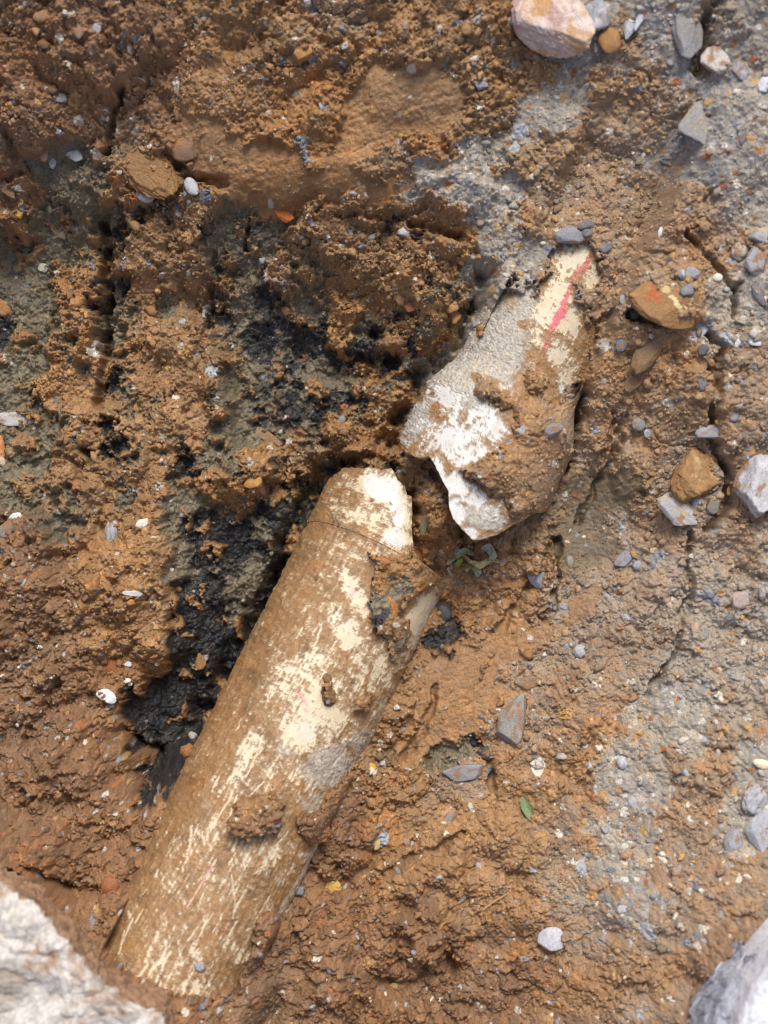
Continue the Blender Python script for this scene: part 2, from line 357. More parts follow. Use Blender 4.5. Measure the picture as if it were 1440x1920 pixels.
# colours of the soil
def pick(cols, r, f):
    out_ = np.zeros(r.shape+(3,))
    q = np.clip(r*.999, 0, .999)*4; i = q.astype(int)
    C = np.array(cols); return C[i]*f[..., None]
tint = np.clip(.5*i3+.28*i2+.22*i4+.35*fbm(X*9, Y*9, 40, 3), 0, .999)
COL = np.zeros(X.shape+(3,), np.float32)
for k, c in enumerate(ZT):
    cc = np.array(ZC[c]); q = tint*3; i = np.clip(q.astype(int), 0, 2); f = (q-i)[..., None]
    COL += W[k][..., None]*(cc[i]*(1-f)+cc[i+1]*f)
COL *= (.80+.26*i4+.20*i3)[..., None]
# iron-red and ochre tinges in the clay, grey silt smears
warm = sstep(.15, .75, fbm(X*22+3, Y*22, 43, 4, .6)); COL[..., 0] *= 1+.12*warm*(1-MUD); COL[..., 2] *= 1-.14*warm*(1-MUD)
pale = sstep(.2, .8, fbm(X*30, Y*30+9, 44, 4, .6))*(1-MUD); COL *= (1+.22*pale)[..., None]
hue = fbm(X*12, Y*12, 49, 5, .65)[..., None]*(1-MUD)[..., None]; COL = COL*(1+hue*np.array([.22, .08, -.20])); olv = (sstep(.15, .6, fbm(X*19+7, Y*19, 56, 5, .68))*(1-MUD)*.55)[..., None]; COL = COL*(1-olv)+olv*lin(122,106,78)
sil = sstep(.3, .7, fbm(X*16+5, Y*16, 46, 5, .65))*(W[0]*.45+W[3]*.6); COL = COL*(1-sil[..., None])+sil[..., None]*lin(150,136,112)
dst = sstep(-.25, .65, fbm(X*8+1, Y*8, 47, 5, .62))*sstep(820, 1150, PX)*(.55+.18*sstep(1000, 1500, PY)+.4*fbm(X*90, Y*90, 48, 3))*(W[0]+W[3]+W[1]+.6*W[4])
dst = np.clip((dst*1.45+.16*sstep(950, 1250, PX))*(.42+.58*np.maximum(sstep(560, 900, PY), sstep(1290, 1360, PX))), 0, .85)[..., None]; COL = COL*(1-dst)+dst*lin(164,154,140)
# single grains of another kind
gr = sum(W[k]*GRIT[c] for k, c in enumerate(ZT))
GC = np.array([lin(170,172,174), lin(140,143,148), lin(214,206,190), lin(190,150,92), lin(168,108,66), lin(120,122,126), lin(190,184,172), lin(176,136,88)])
for idv, lv, fr, th in ((i5, L5, 1.0, .35), (i4, L4, .75, .30), (i3, L3, .22, .32)):
    a = (hsh((idv*1e6).astype(np.int64), 3, 5) < gr*fr) & (lv > th)
    kk = (hsh((idv*1e6).astype(np.int64), 9, 2)*7.99).astype(int); COL[a] = GC[kk[a]]
COL = COL*.94+.06*COL.mean(-1)[..., None]*np.array([1.05, 1.02, .80]); fo_ = sstep(.0, .10, out)[..., None]; COL = COL*(1-fo_)+fo_*lin(150,118,82)*(1+.35*fbm(X*6, Y*6, 90, 4)[..., None]); COL = COL.astype(np.float32)
# silty scatter where the soil has dried
# soil over, under and beside the pipes
def soil_over(Z, COL, p, rf, ends, smin, smax, is_low, C, L, bed):
    idx = np.where(near.ravel())[0]
    x = X.ravel()[idx]; y = Y.ravel()[idx]
    zt, ok, dr, s = pipe_top(p, rf, ends, smin, smax, x, y, is_low)
    idx = idx[ok]; x = x[ok]; y = y[ok]; zt = zt[ok]; dr = dr[ok]; s = s[ok]
    px, py = toP(x, y, zt)
    wob = 9*fbm(px/16, py/16, 50, 4, .6)+5*fbm(px/5, py/5, 51, 2)
    c = coverfield(px, py, C, wob)
    if L is not None:
        pf = patchfield(px, py, L); c = np.maximum(c, np.where(pf < .3, (s-.185)*260+.6*wob, -99)); c = np.where(pf < .08, c, np.minimum(c, 14*(.52-pf)+17*fbm(px/13, py/13, 52, 5, .68)))
    cw = sstep(-1.5, 2.5, c)
    z = Z.ravel()[idx]
    thick = .0015+.0065*sstep(0, 26, c)+DET.ravel()[idx]*(.55 if is_low else .12+.43*sstep(2, 16, c))
    if is_low: thick = thick+.03*sstep(5, 80, c)*(s < -.38)
    zn = z
    over = np.maximum(zt+thick, zn) if not is_low else np.where(s < -.43, np.maximum(zt+thick, z), zt+thick)
    under = np.where(np.abs(dr) < .86, np.minimum(z, zt-(.012 if is_low else .004)), z)
    Zr = Z.ravel(); Zr[idx] = under*(1-cw)+over*cw
def berm(p, rf, side, s0, s1, drop):
    t = (X-p.o[0])*p.a[0]+(Y-p.o[1])*p.a[1]; d = side*((X-p.o[0])*p.n[0]+(Y-p.o[1])*p.n[1]); s = t/(1-p.a[2]**2); r = rf(s)
    m = near & (d > .7*r) & (d < 1.6*r) & (s > s0-.03) & (s < s1+.03)
    q = d[m]/r[m]; top = p.o[2]+s[m]*p.a[2]-drop+DET[m]*.8+.006*fbm(X[m]*30, Y[m]*30, 55, 3)
    ww = (1-sstep(1.0, 1.5, q))*sstep(s0-.03, s0+.02, s[m])*(1-sstep(s1-.02, s1+.03, s[m]))
    Z[m] = np.maximum(Z[m], Z[m]*(1-ww)+top*ww)
berm(low, r_low, 1, -.62, .0, .004); berm(low, r_low, -1, -.62, -.31, .012); berm(low, r_low, 1, -.64, -.455, -.05); berm(low, r_low, -1, -.64, -.44, -.04); berm(upp, r_upp, 1, .04, .4, .0)
def mound(p, rf):
    t = (X-p.o[0])*p.a[0]+(Y-p.o[1])*p.a[1]; d = (X-p.o[0])*p.n[0]+(Y-p.o[1])*p.n[1]; s = t/(1-p.a[2]**2); r = rf(s)
    m = near & (np.abs(d) < 1.9*r) & (s > .09) & (s < .44); q = d[m]/r[m]; sm = s[m]
    surf = p.o[2]+sm*p.a[2]+r[m]*np.sqrt(np.maximum(1-q*q, 0))+.005+DET[m]*.5
    w_ = (1-sstep(1.0, 1.8, q+.15*fbm(X[m]*40, Y[m]*40, 58, 3)))*sstep(-1.35, -1.05, q)*sstep(.10, .15, sm)*(1-sstep(.30, .42, sm))*np.where(q < -.95, sstep(.17, .22, sm), 1)
    zm = Z[m]*(1-w_)+surf*w_; k_ = sstep(.6, .95, np.abs(q)); Z[m] = zm*(1-k_)+np.maximum(zm, Z[m])*k_
mound(upp, r_upp)
for pl, hw, dp in (([(1140,585),(1120,655),(1096,725),(1076,790)], 8, 2.6), ([(1076,790),(1060,835),(1046,885)], 10, 3)):
    m = near & (PX > 1000) & (PX < 1200) & (PY > 540) & (PY < 930); d = linedist(PX[m]+wx[m], PY[m]+wy[m], pl); Z[m] -= dp*.01*np.exp(-(d/hw)**2)
soil_over(Z, COL, low, r_low, LOW_END, -.62, .06, True, LOW_COVER, None, False)
soil_over(Z, COL, upp, r_upp, UPP_END, -.08, .36, False, UPP_COVER, UPP_PATCH, False)

def mk_attr(me, name, arr, kind):
    a = me.attributes.new(name, kind, 'POINT')
    if kind == 'FLOAT_COLOR':
        b = np.ones((len(arr), 4), np.float32); b[:, :3] = arr; a.data.foreach_set('color', b.ravel())
    else: a.data.foreach_set('value', np.asarray(arr, np.float32).ravel())
def mk_mesh(name, V, Q, cols, wet, smooth=True):
    me = bpy.data.meshes.new(name); V = np.asarray(V, np.float32); Q = np.asarray(Q, np.int32); n = Q.shape[1]
    me.vertices.add(len(V)); me.vertices.foreach_set('co', V.ravel())
    me.loops.add(Q.size); me.loops.foreach_set('vertex_index', Q.ravel())
    me.polygons.add(len(Q)); me.polygons.foreach_set('loop_start', np.arange(0, Q.size, n, dtype=np.int32)); me.polygons.foreach_set('loop_total', np.full(len(Q), n, np.int32))
    me.polygons.foreach_set('use_smooth', np.full(len(Q), smooth)); me.update(calc_edges=True)
    mk_attr(me, 'tone', cols, 'FLOAT_COLOR'); mk_attr(me, 'wet', wet, 'FLOAT')
    return me
GROUPS = {'stone': 'stones scattered over the pit', 'plastic_chip': 'white chips on the left soil', 'soil_clod': 'clods of soil lying on the lower pipe'}
def link(name, me, mat, label=None, cat=None, group=None, kind=None, parent=None, loc=None):
    o = bpy.data.objects.new(name, me); S.collection.objects.link(o)
    if mat is not None: me.materials.append(mat)
    if label: o['label'] = label
    if cat: o['category'] = cat
    if not group and not parent: group = GROUPS.get(name)
    if group: o['group'] = group
    if kind: o['kind'] = kind
    if parent: o.parent = parent
    if loc is not None: o.location = loc
    return o

# ------------------------------------------------------------------ materials
def material(name, nscale=900, bump=.0006, var=.35, rdry=.95, rwet=.22, big=160, spec=.5, coat=0):
    m = bpy.data.materials.new(name); m.use_nodes = True; t = m.node_tree; n = t.nodes; l = t.links
    b = n['Principled BSDF']; at = n.new('ShaderNodeAttribute'); at.attribute_name = 'tone'; aw = n.new('ShaderNodeAttribute'); aw.attribute_name = 'wet'
    tc = n.new('ShaderNodeTexCoord')
    n1 = n.new('ShaderNodeTexNoise'); n1.inputs['Scale'].default_value = nscale; n1.inputs['Detail'].default_value = 5; n1.inputs['Roughness'].default_value = .65
    n2 = n.new('ShaderNodeTexNoise'); n2.inputs['Scale'].default_value = big; n2.inputs['Detail'].default_value = 4
    l.new(tc.outputs['Object'], n1.inputs['Vector']); l.new(tc.outputs['Object'], n2.inputs['Vector'])
    mr = n.new('ShaderNodeMapRange'); mr.inputs['From Min'].default_value = .3; mr.inputs['From Max'].default_value = .7; mr.inputs['To Min'].default_value = 1-var; mr.inputs['To Max'].default_value = 1+var
    l.new(n1.outputs['Fac'], mr.inputs['Value'])
    vm = n.new('ShaderNodeVectorMath'); vm.operation = 'SCALE'; l.new(at.outputs['Color'], vm.inputs[0]); l.new(mr.outputs[0], vm.inputs['Scale'])
    l.new(vm.outputs[0], b.inputs['Base Color'])
    rr = n.new('ShaderNodeMapRange'); rr.inputs['To Min'].default_value = rdry; rr.inputs['To Max'].default_value = rwet
    ad = n.new('ShaderNodeMath'); ad.operation = 'MULTIPLY_ADD'; l.new(n2.outputs['Fac'], ad.inputs[0]); ad.inputs[1].default_value = .9; ad.inputs[2].default_value = -.45
    a2 = n.new('ShaderNodeMath'); a2.operation = 'ADD'; a2.use_clamp = True; l.new(ad.outputs[0], a2.inputs[0]); l.new(aw.outputs['Fac'], a2.inputs[1])
    l.new(a2.outputs[0], rr.inputs['Value']); l.new(rr.outputs[0], b.inputs['Roughness'])
    b.inputs['Specular IOR Level'].default_value = spec
    bp = n.new('ShaderNodeBump'); bp.inputs['Distance'].default_value = bump; bp.inputs['Strength'].default_value = 1.0
    l.new(n1.outputs['Fac'], bp.inputs['Height']); l.new(bp.outputs[0], b.inputs['Normal'])
    return m
m_soil = material('wet_clay_soil', 700, .0013, .30, .95, .12)
m_stone = material('rough_stone', 600, .0009, .25, .9, .35)
m_pipe = material('mud_smeared_plastic', 900, .0004, .2, .85, .28)
m_leaf = material('leaf_green', 500, .0002, .2, .7, .4)
m_conc = material('crumbly_concrete', 260, .002, .3, .95, .5)

ny, nx = X.shape
def grid_faces(ny, nx):
    i = np.arange(ny*nx).reshape(ny, nx)
    return np.stack([i[:-1, :-1], i[:-1, 1:], i[1:, 1:], i[1:, :-1]], -1).reshape(-1, 4)
V = np.stack([X, Y, Z], -1).reshape(-1, 3)
me = mk_mesh('ground', V, grid_faces(ny, nx), COL.reshape(-1, 3), WT.ravel())
link('ground', me, m_soil, kind='structure')

def gz(x, y):
    i = np.clip(np.searchsorted(gx, x), 1, nx-1); j = np.clip(np.searchsorted(gy, y), 1, ny-1); return Z[j, i]
def ghit(px, py, rad=6):
    z = 0.
    for _ in range(14):
        x, y = toW(px, py, z); i = int(np.clip(np.searchsorted(gx, x), 2, nx-3)); j = int(np.clip(np.searchsorted(gy, y), 2, ny-3))
        k = max(1, int(rad)); zz = float(np.mean(Z[max(0, j-k):j+k+1:2, max(0, i-k):i+k+1:2])); z = .4*z+.6*zz
    x, y = toW(px, py, z); return x, y, z

# ------------------------------------------------------------------ pipes
GREYD = lin(150,142,130); MUDC = lin(150,116,76); MUDD = lin(122,92,60); WHITE = lin(210,210,204); CREAM = lin(210,197,168); YEL = lin(200,168,116)
def build_pipe(p, rf, ends, smin, smax, is_low, P, name, raw=False):
    ds = .00105; nth = 440; wall = .0045
    ns = int((smax-smin)/ds)
    th = np.linspace(-math.pi, math.pi, nth, endpoint=False)            # 0 is the top of the pipe
    sn = np.sin(th)
    e = np.interp(sn, ends[0], [v*M for v in ends[1]])+.0016*fbm(th*14, th*0, 60, 4)
    back = np.abs(th) > math.pi/2; e = np.where(back, e*.4, e)
    if raw: e = np.full(nth, ends[1][0]*M)
    u = np.linspace(0, 1, ns)[:, None]
    s = (smin+(e[None]-smin)*u) if is_low else (e[None]+(smax-e[None])*u)
    TH = np.broadcast_to(th[None], s.shape); r = rf(s)
    def pos(rr): return p.o+s[..., None]*p.a+(rr*np.sin(TH))[..., None]*p.n+(rr*np.cos(TH))[..., None]*p.b
    V = pos(r).reshape(-1, 3); x, y, z = V.T; px, py = toP(x, y, z)
    sv = s.ravel(); tv = TH.ravel()*.08
    # streak fields: along the pipe, across it, and blotches
    al = fbm(sv*35, tv*420, 61, 4, .6); ac = fbm(sv*420, tv*50, 63, 4, .6); bl = fbm(px/26, py/26, 65, 5, .65); fi = fbm(px/7, py/7, 67, 4, .65)
    dg = fbm((px+py)*.012, (px-py)*.13, 69, 4, .6)
    pf = patchfield(px, py, P)
    stx = np.where(py < 1100, ac, np.where(py > 1400, .5*al+.6*dg, .6*al+.4*ac)) if is_low else .4*dg+.6*ac
    fl = sn[None]*np.ones(s.shape); fl = fl.ravel(); bias = (-.16*sstep(-.45, -.85, fl)+.05) if is_low else -.04
    ff = fbm(sv*900, tv*900, 75, 3, .6); drg = fbm((-px*.5+py*.87)*.022, (px*.87+py*.5)*.24, 77, 4, .65); lowr = sstep(1420, 1560, py)*(1. if is_low else 0.)
    f = pf*(.86-.1*lowr)-(.06 if is_low else .07)+(.50-.15*lowr)*bl+(.62-.22*lowr)*fi+.5*stx+(.42+.25*lowr)*drg+lowr*.45*fbm((px*.2+py*.98)*.03, (px*.98-py*.2)*.3, 83, 3, .6)*np.sign(fbm(px/50, py/50, 84, 2)+.1)+(.30-.15*lowr)*ff-.44-.03*lowr+bias
    bare = sstep(-.06, .09, f)                      # plastic shows
    film = sstep(-.5, .02, f)                      # thin smear, plastic glimmers through
    thin = sstep(-.1, .55, .5*stx+.5*bl+.25*fi+.05)
    thin = np.clip(thin+.5*fbm(px/60, py/60, 79, 4, .6), 0, 1); mud = MUDC*(1-thin[:, None])+MUDD*thin[:, None]
    og = sstep(.1, .6, fbm(px/45+4, py/45, 81, 4, .6))[:, None]*.5; mud = mud*(1-og)+lin(158,110,60)*og
    mud = mud*(1+.30*fi+.22*ff+.2*stx)[:, None]
    if is_low:
        gd = np.maximum(patchfield(px, py, [(620,1440,70,60,0,1),(600,1510,50,40,0,.9),(540,1400,50,40,0,.7),(490,1660,50,40,0,.6),(680,1400,40,50,0,.8),(590,1600,40,30,0,.7),(450,1600,60,50,0,.3)]), 0)
        gd = sstep(.45, .9, gd+.35*bl+.3*fi)*.8
    else:
        gd = patchfield(px, py, [(900,640,95,150,15,1.3),(940,560,80,110,10,1.2),(850,700,70,50,0,1.1),(905,970,50,26,15,1.1),(780,790,26,60,25,.9),(900,740,60,25,20,.8),(820,740,60,30,0,.5)])
        gd = sstep(.3, .8, gd+.35*bl+.25*fi)
        om = sstep(.35, .6, patchfield(px, py, [(905,715,34,12,30,1),(990,610,24,12,10,1),(935,725,50,12,30,.9),(960,560,30,40,0,.5),(1000,670,30,20,0,.6)])+.3*fi); gd = gd*(1-om)
    grain = lin(172,166,154)[None]*(.72+.55*np.clip(.5+fbm(px/2.6, py/2.6, 71, 2), 0, 1))[:, None]
    mud = mud*(1-gd[:, None])+grain*gd[:, None]
    if is_low:
        cl = sstep(.75, 1.1, patchfield(px, py, [(715,912,50,36,25,1.4),(745,960,24,60,0,1.2),(742,1010,34,24,20,1.2),(575,1370,40,40,0,.9)]))
    else: cl = sstep(900-0, 700, px*0+px)*0+np.where(py > 720, 1., .0)
    base = CREAM*(1-cl[:, None])+WHITE*cl[:, None]
    yl = sstep(.0, .7, .6*stx+.5*bl+.05)*(1-.75*cl); base = base*(1-yl[:, None]*.5)+YEL*yl[:, None]*.5; hz_ = sstep(.0, .6, fbm(px/30+2, py/30, 87, 4, .65))[:, None]*.45; base = base*(1-hz_)+lin(186,176,156)*hz_
    base = base*(1+.05*fi)[:, None]
    # print and paint line
    red = np.zeros(len(px))
    if is_low:
        for pl, hw in (([(560,1290),(575,1330)], 8), ([(525,1318),(548,1335)], 4), ([(640,1140),(690,1080)], 3.5), ([(352,1700),(400,1620)], 4)):
            red = np.maximum(red, .75*sstep(hw, hw*.4, linedist(px, py, pl)+4*fi)*sstep(-.2, .2, dg+.2))
        redc = lin(200,128,136)
    else:
        d = linedist(px, py, [(1117,462),(1100,492),(1078,525),(1060,560),(1052,590),(1032,622),(1020,655),(1005,700),(990,735)])
        tooth = .35*np.sin(py*.45+5*bl)
        red = sstep(-.5, .1, fbm(px/12, py/12, 85, 3)+.35)*sstep(7, 4, d+6*bl+2*fi+3*tooth-3*np.exp(-((py-600)/35.)**2)); redc = lin(206,88,104)
    base = base*(1-red[:, None]*.85)+redc*red[:, None]*.85
    rs = np.random.RandomState(17 if is_low else 18)
    if is_low:      # scrapes left by the spade: light lines through the mud, brown smears over the plastic
        for q in range(56):
            cy = rs.uniform(1180, 1850) if q % 3 else rs.uniform(1480, 1850); cx = 725-(cy-1003)*.5+rs.uniform(-125, 125); ln = rs.uniform(14, 70)*(1.5 if q % 9 == 0 else 1); an = math.radians(rs.choice([117, 117, 120, 114, 123, 130, 105])+rs.uniform(-8, 8))
            ex, ey = math.cos(an)*ln/2, math.sin(an)*ln/2; mm = (np.abs(px-cx) < 50+abs(ex)) & (np.abs(py-cy) < 50+abs(ey))
            if not mm.any(): continue
            hw = rs.uniform(.9, 2.6) if q % 4 else rs.uniform(5, 11)
            dd = linedist(px[mm]+3*bl[mm], py[mm], [(cx-ex, cy-ey), (cx+ex*.2+rs.uniform(-3, 3), cy+ey*.2), (cx+ex, cy+ey)]); k_ = sstep(hw, hw*.4, dd+hw*.9*np.clip(drg[mm]*1.4+fi[mm], -1, 1))
            if q % 2 or hw < 3: bare[mm] = np.maximum(bare[mm], k_*.9); yl_ = 0
            else: bare[mm] *= 1-.95*k_; film[mm] *= 1-k_
        mud = mud*(1-.34*sstep(.0, .5, fbm(px/34+9, py/34, 86, 5, .68)))[:, None]
        for pl, hw in (([(584,1602),(487,1768)], 3.4), ([(594,1600),(520,1745)], 1.6), ([(434,1640),(440,1690),(436,1722)], 1.8), ([(420,1515),(404,1545)], 1.6), ([(405,1612),(352,1700)], 2.2)):
            k_ = sstep(hw, hw*.4, linedist(px, py, pl)+hw*.5*np.clip(fi, -1, 1)); bare = np.maximum(bare, k_*.85)
    filmc = (base*.45+mud*.55)
    col = mud*(1-film[:, None]*.75)+filmc*film[:, None]*.75
    col = col*(1-bare[:, None])+base*bare[:, None]
    # mud thickness makes the bare patches slightly sunk
    tk = (1-bare)*(.0009+.0011*np.clip(fi+.4*bl, -1, 1.5)+.0006*al+.0006*ff)+(1-bare)*gd*.0007*(fbm(px/2.2, py/2.2, 73, 2)+.6)
    clump, _ = lumps(sv*1900, tv*1900, 13., 9, .35); tk += (1-film)*clump*.0022*sstep(.1, .5, bl)+clump*.0010*sstep(.75, .95, np.abs(fl))
    rr = r+tk.reshape(s.shape)
    Vo = pos(rr); Vi = pos(r-wall)
    wet = np.where(bare > .5, .8, .45)-.35*gd
    # outer sheet, rim, inner sheet wound into one tube wall
    order = [Vo, Vi[::-1]] if is_low else [Vo[::-1], Vi]
    Vall = np.concatenate(order, 0); rows = Vall.shape[0]
    Ci = np.broadcast_to(lin(150,130,92), s.shape+(3,)); Co = col.reshape(s.shape+(3,))
    Ca = np.concatenate([Co, Ci[::-1]] if is_low else [Co[::-1], Ci], 0)
    Wa = np.concatenate([wet.reshape(s.shape), np.full(s.shape, .3)][::1], 0) if is_low else np.concatenate([wet.reshape(s.shape)[::-1], np.full(s.shape, .3)], 0)
    i = np.arange(rows*nth).reshape(rows, nth); j = np.roll(i, -1, 1)
    Q = np.stack([i[:-1], i[1:], j[1:], j[:-1]], -1).reshape(-1, 4)
    return mk_mesh(name, Vall.reshape(-1, 3), Q, Ca.reshape(-1, 3), Wa.ravel())
def pipe_thing(label, p, parts):
    root = bpy.data.objects.new('drain_pipe', None); S.collection.objects.link(root); root.location = Vector(p.o); root['label'] = label; root['category'] = 'pipe'; root['group'] = 'broken pieces of the drain pipe'
    bpy.context.view_layer.update()
    for nm, me in parts:
        me.transform(__import__('mathutils').Matrix.Translation(-Vector(p.o))); link(nm, me, m_pipe, parent=root)
pipe_thing('long mud-smeared cream drain pipe with clean white broken end, in the lower half', low,
  [('pipe_body', build_pipe(low, r_low, ([-1, 1], [-.0240/M]*2), -.62, -.0285, True, LOW_PATCH, 'pipe_body', True)), ('socket', build_pipe(low, lambda s: r_low(np.maximum(s, -.0279)), LOW_END, -.0285, .06, True, LOW_PATCH, 'socket'))])
pipe_thing('upper broken drain pipe with flared pointed socket and red painted line, half buried', upp,
  [('pipe_body', build_pipe(upp, r_upp, ([-1, 1], [.112/M]*2), -.08, .36, False, UPP_PATCH, 'pipe_body', True)), ('socket', build_pipe(upp, r_upp, UPP_END, -.08, .112, False, UPP_PATCH, 'socket'))])

# ------------------------------------------------------------------ stones and clods
def ico(sub):
    import bmesh
    bm = bmesh.new(); bmesh.ops.create_icosphere(bm, subdivisions=sub, radius=1)
    V = np.array([v.co[:] for v in bm.verts]); Fc = np.array([[v.index for v in f.verts] for f in bm.faces]); bm.free(); return V, Fc
ICO = {k: ico(k) for k in (1, 2, 3, 4, 5, 6)}
def rock_mesh(rx, ry, rz, seed, kind='angular', sub=4, cols=None, dirt=.3, wet=.3, name='stone', dcol=(150,106,62), nfac=13, planes=None, rough=1., streaks=()):
    rs = np.random.RandomState(seed); V, Fc = ICO[sub]; V = V.copy()
    if kind == 'angular':
        N = rs.normal(size=(nfac, 3)); N /= np.linalg.norm(N, axis=1)[:, None]; N = np.vstack([N, [[0, 0, 1], [.15, -.1, -1]]]); dd = rs.uniform(.62, .92, len(N)); dd[-2] = .62
        t = (V@N.T); q = np.where(t > .05, dd/np.maximum(t, .05), 9.); r = np.minimum(-np.log(np.exp(-q*45).sum(1))/45, 1.15)
    elif kind == 'round':
        r = .92+.12*fbm3(V, 1.1, seed, 2)
    elif kind == 'knob':
        r = .8+.34*fbm3(V, 1.9, seed, 3)
    else:   # clod
        r = .82+.26*fbm3(V, 1.6, seed, 3)
        a = np.arctan2(V[:, 1], V[:, 0])*1.6; l1, _ = lumps(a*1.2+V[:, 2], V[:, 2]*2+V[:, 0], .62, seed % 90); l2, _ = lumps(V[:, 0]*3+V[:, 2], V[:, 1]*3-V[:, 2], .7, seed % 80+3)
        r = r+.20*l1+.14*l2+.05*fbm3(V, 9, seed+2, 3)
    r = r*(1+rough*(.07*fbm3(V, 3.5, seed+1, 5, .62)+.035*fbm3(V, 14, seed+3, 3, .6)))
    P = V*r[:, None]*np.array([rx, ry, rz])
    cols = [lin(*c) for c in (cols or [(160,162,164), (130,134,140)])]
    t = np.clip(.5+.8*fbm3(V, 1.7, seed+4, 4, .6), 0, .999)*(len(cols)-1); i = t.astype(int); i = np.minimum(i, len(cols)-2) if len(cols) > 1 else i*0
    f = (t-i)[:, None]; C = np.array(cols); c = C[i]*(1-f)+C[np.minimum(i+1, len(cols)-1)]*f
    dm = sstep(.62-dirt, .80-dirt, .5+.6*fbm3(V, 2.6, seed+6, 5, .65)+.22*sstep(.05, -.4, V[:, 2])-.05)[:, None]*(.85 if dirt > 0 else 0)
    c = c*(1-dm)+lin(*dcol)*dm; g_ = c.mean(1)[:, None]; bl_ = (c[:, 2] > c[:, 0])[:, None]; c = np.where(bl_, g_*.55+c*.45, c)*(1+.22*fbm3(V, 11, seed+7, 3))[:, None]*.93
    for (a, b, hw, cc) in streaks:
        d = linedist(P[:, 0]/M+6*fbm3(V, 6, seed, 4, .6), -P[:, 1]/M+6*fbm3(V, 6, seed+3, 4, .6), [a, b]); k_ = (sstep(hw*1.1, hw*.7, d)*(V[:, 2] > 0))[:, None]; c = c*(1-k_)+lin(*cc)*k_
    return mk_mesh(name, P, Fc, c, np.full(len(P), wet))
G1 = [(176,182,192),(132,138,150),(196,198,204)]; G2 = [(128,134,146),(98,104,116),(150,154,162)]; WH = [(226,228,230),(196,198,202),(236,234,228)]
OC = [(186,144,84),(164,118,64),(204,168,104)]; GY = [(160,156,144),(132,130,120)]; BR = [(128,100,66),(150,116,76),(108,86,60)]; OR = [(186,120,60),(168,102,48)]
PK = [(206,176,168),(186,152,142),(216,200,190),(200,158,112),(190,150,136)]; LG = [(206,208,208),(176,180,184),(186,178,156)]; DK = [(82,84,88),(58,60,66)]; YW = [(222,176,84),(196,146,62)]
seedc = [100]
def stone(px, py, rx, ry, rot, cols, label, kind='angular', name='stone', cat='stone', group=None, hz=.62, lift=.25, sub=4, tilt=0, **k):
    seedc[0] += 1
    x, y, z = ghit(px, py, max(2, min(rx, ry)*M/STEP*.5)); sc = (D-z)/F
    a, b = rx*sc*1.12, ry*sc*1.12; c = min(a, b)*hz; cr_, sr_ = math.cos(math.radians(rot)), math.sin(math.radians(rot))
    if 'streaks' in k: k['streaks'] = [((p[0]*cr_+p[1]*sr_, -p[0]*sr_+p[1]*cr_), (q[0]*cr_+q[1]*sr_, -q[0]*sr_+q[1]*cr_), hw, cc) for p, q, hw, cc in k['streaks']]
    me = rock_mesh(a, b, c, seedc[0], kind, sub, cols, name=name, **k)
    o = link(name, me, m_stone if cat != 'soil clod' else m_soil, label, cat, group, loc=(x, y, z+c*lift))
    o.rotation_euler = (math.radians(tilt), math.radians(tilt*.5), -math.radians(rot)); return o
Q = stone
Q(1042,22,66,80,-25,PK,'big pink and ochre angular stone at the top edge beside grey rocks',hz=.7,sub=6,dirt=.06,dcol=(196,146,84))
Q(1120,28,27,32,20,G1,'pale grey angular rock touching the big pink stone',dirt=.1)
Q(1143,76,21,25,0,[(176,134,84),(158,116,70)],'round tan stone under the pale grey rock at the top',kind='round',dirt=0)
Q(1180,50,13,22,5,[(184,188,204),(160,164,180)],'bluish grey upright stone right of the round tan stone',dirt=.05)
Q(1199,36,8,20,15,[(190,194,208),(170,174,188)],'thin pale blue sliver stone leaning beside the bluish upright stone',dirt=0)
Q(1117,85,5,17,-5,G2,'thin dark grey flake between pink stone and round tan stone',dirt=.1,sub=3)
Q(1285,60,26,50,0,[(150,152,156),(134,128,116)],'large grey dusty rock left of the dark crack at top right',dirt=.15,dcol=(158,146,126),rough=1.6,lift=.0,sub=5)
Q(1345,118,26,24,20,[(206,200,190),(184,176,164)],'pale buff rock corner jutting beside the crack at top right',dirt=.25)
Q(1390,133,16,18,-30,G1,'grey stone in the dusty bank below the pale buff rock corner',dirt=.2)
Q(1434,160,12,14,0,[(208,214,226),(190,196,210)],'bluish white stone cut by the right edge near the top',dirt=.05)
Q(1318,232,42,44,25,[(158,156,152),(142,140,136)],'large flat grey slab bedded in the dusty bank at right',dirt=.15,dcol=(160,148,128),hz=.3,lift=.1,sub=5)
Q(1392,258,8,13,0,G2,'small blue-grey stone right of the flat grey slab',dirt=.1,sub=3)
Q(900,158,14,12,0,G1,'grey pebble alone in brown soil right of the smooth clay patch',dirt=.1)
Q(275,362,20,18,60,[(188,190,194),(166,170,176)],'smooth oval light grey pebble on the ochre boulder',kind='round',lift=.8,dirt=.05)
Q(359,350,11,18,-25,[(184,190,198),(160,168,178)],'smooth light grey pebble half hidden right of the ochre boulder',kind='round',lift=.6,dirt=.05)
Q(283,325,58,40,35,[(154,116,68),(134,102,60),(168,130,76)],'large ochre brown boulder with mossy yellow edge, upper left',kind='angular',hz=.6,sub=6,dirt=.55,dcol=(144,108,68),wet=.4,rough=2.2,lift=.0)
Q(345,278,24,20,0,[(134,110,92),(116,94,78)],'dull purplish brown stone up and right of the ochre boulder',dirt=.3)
Q(142,291,14,13,0,[(206,210,206),(186,190,188)],'angular whitish stone on dark mud, upper left',dirt=.08,lift=.5)
Q(98,303,8,14,10,[(190,192,194),(160,164,170)],'small grey stone left of the angular whitish stone',dirt=.1,sub=3)
Q(82,288,9,13,0,[(150,118,98),(134,100,82)],'pinkish brown pebble above the small grey stone, upper left',dirt=.1,sub=3)
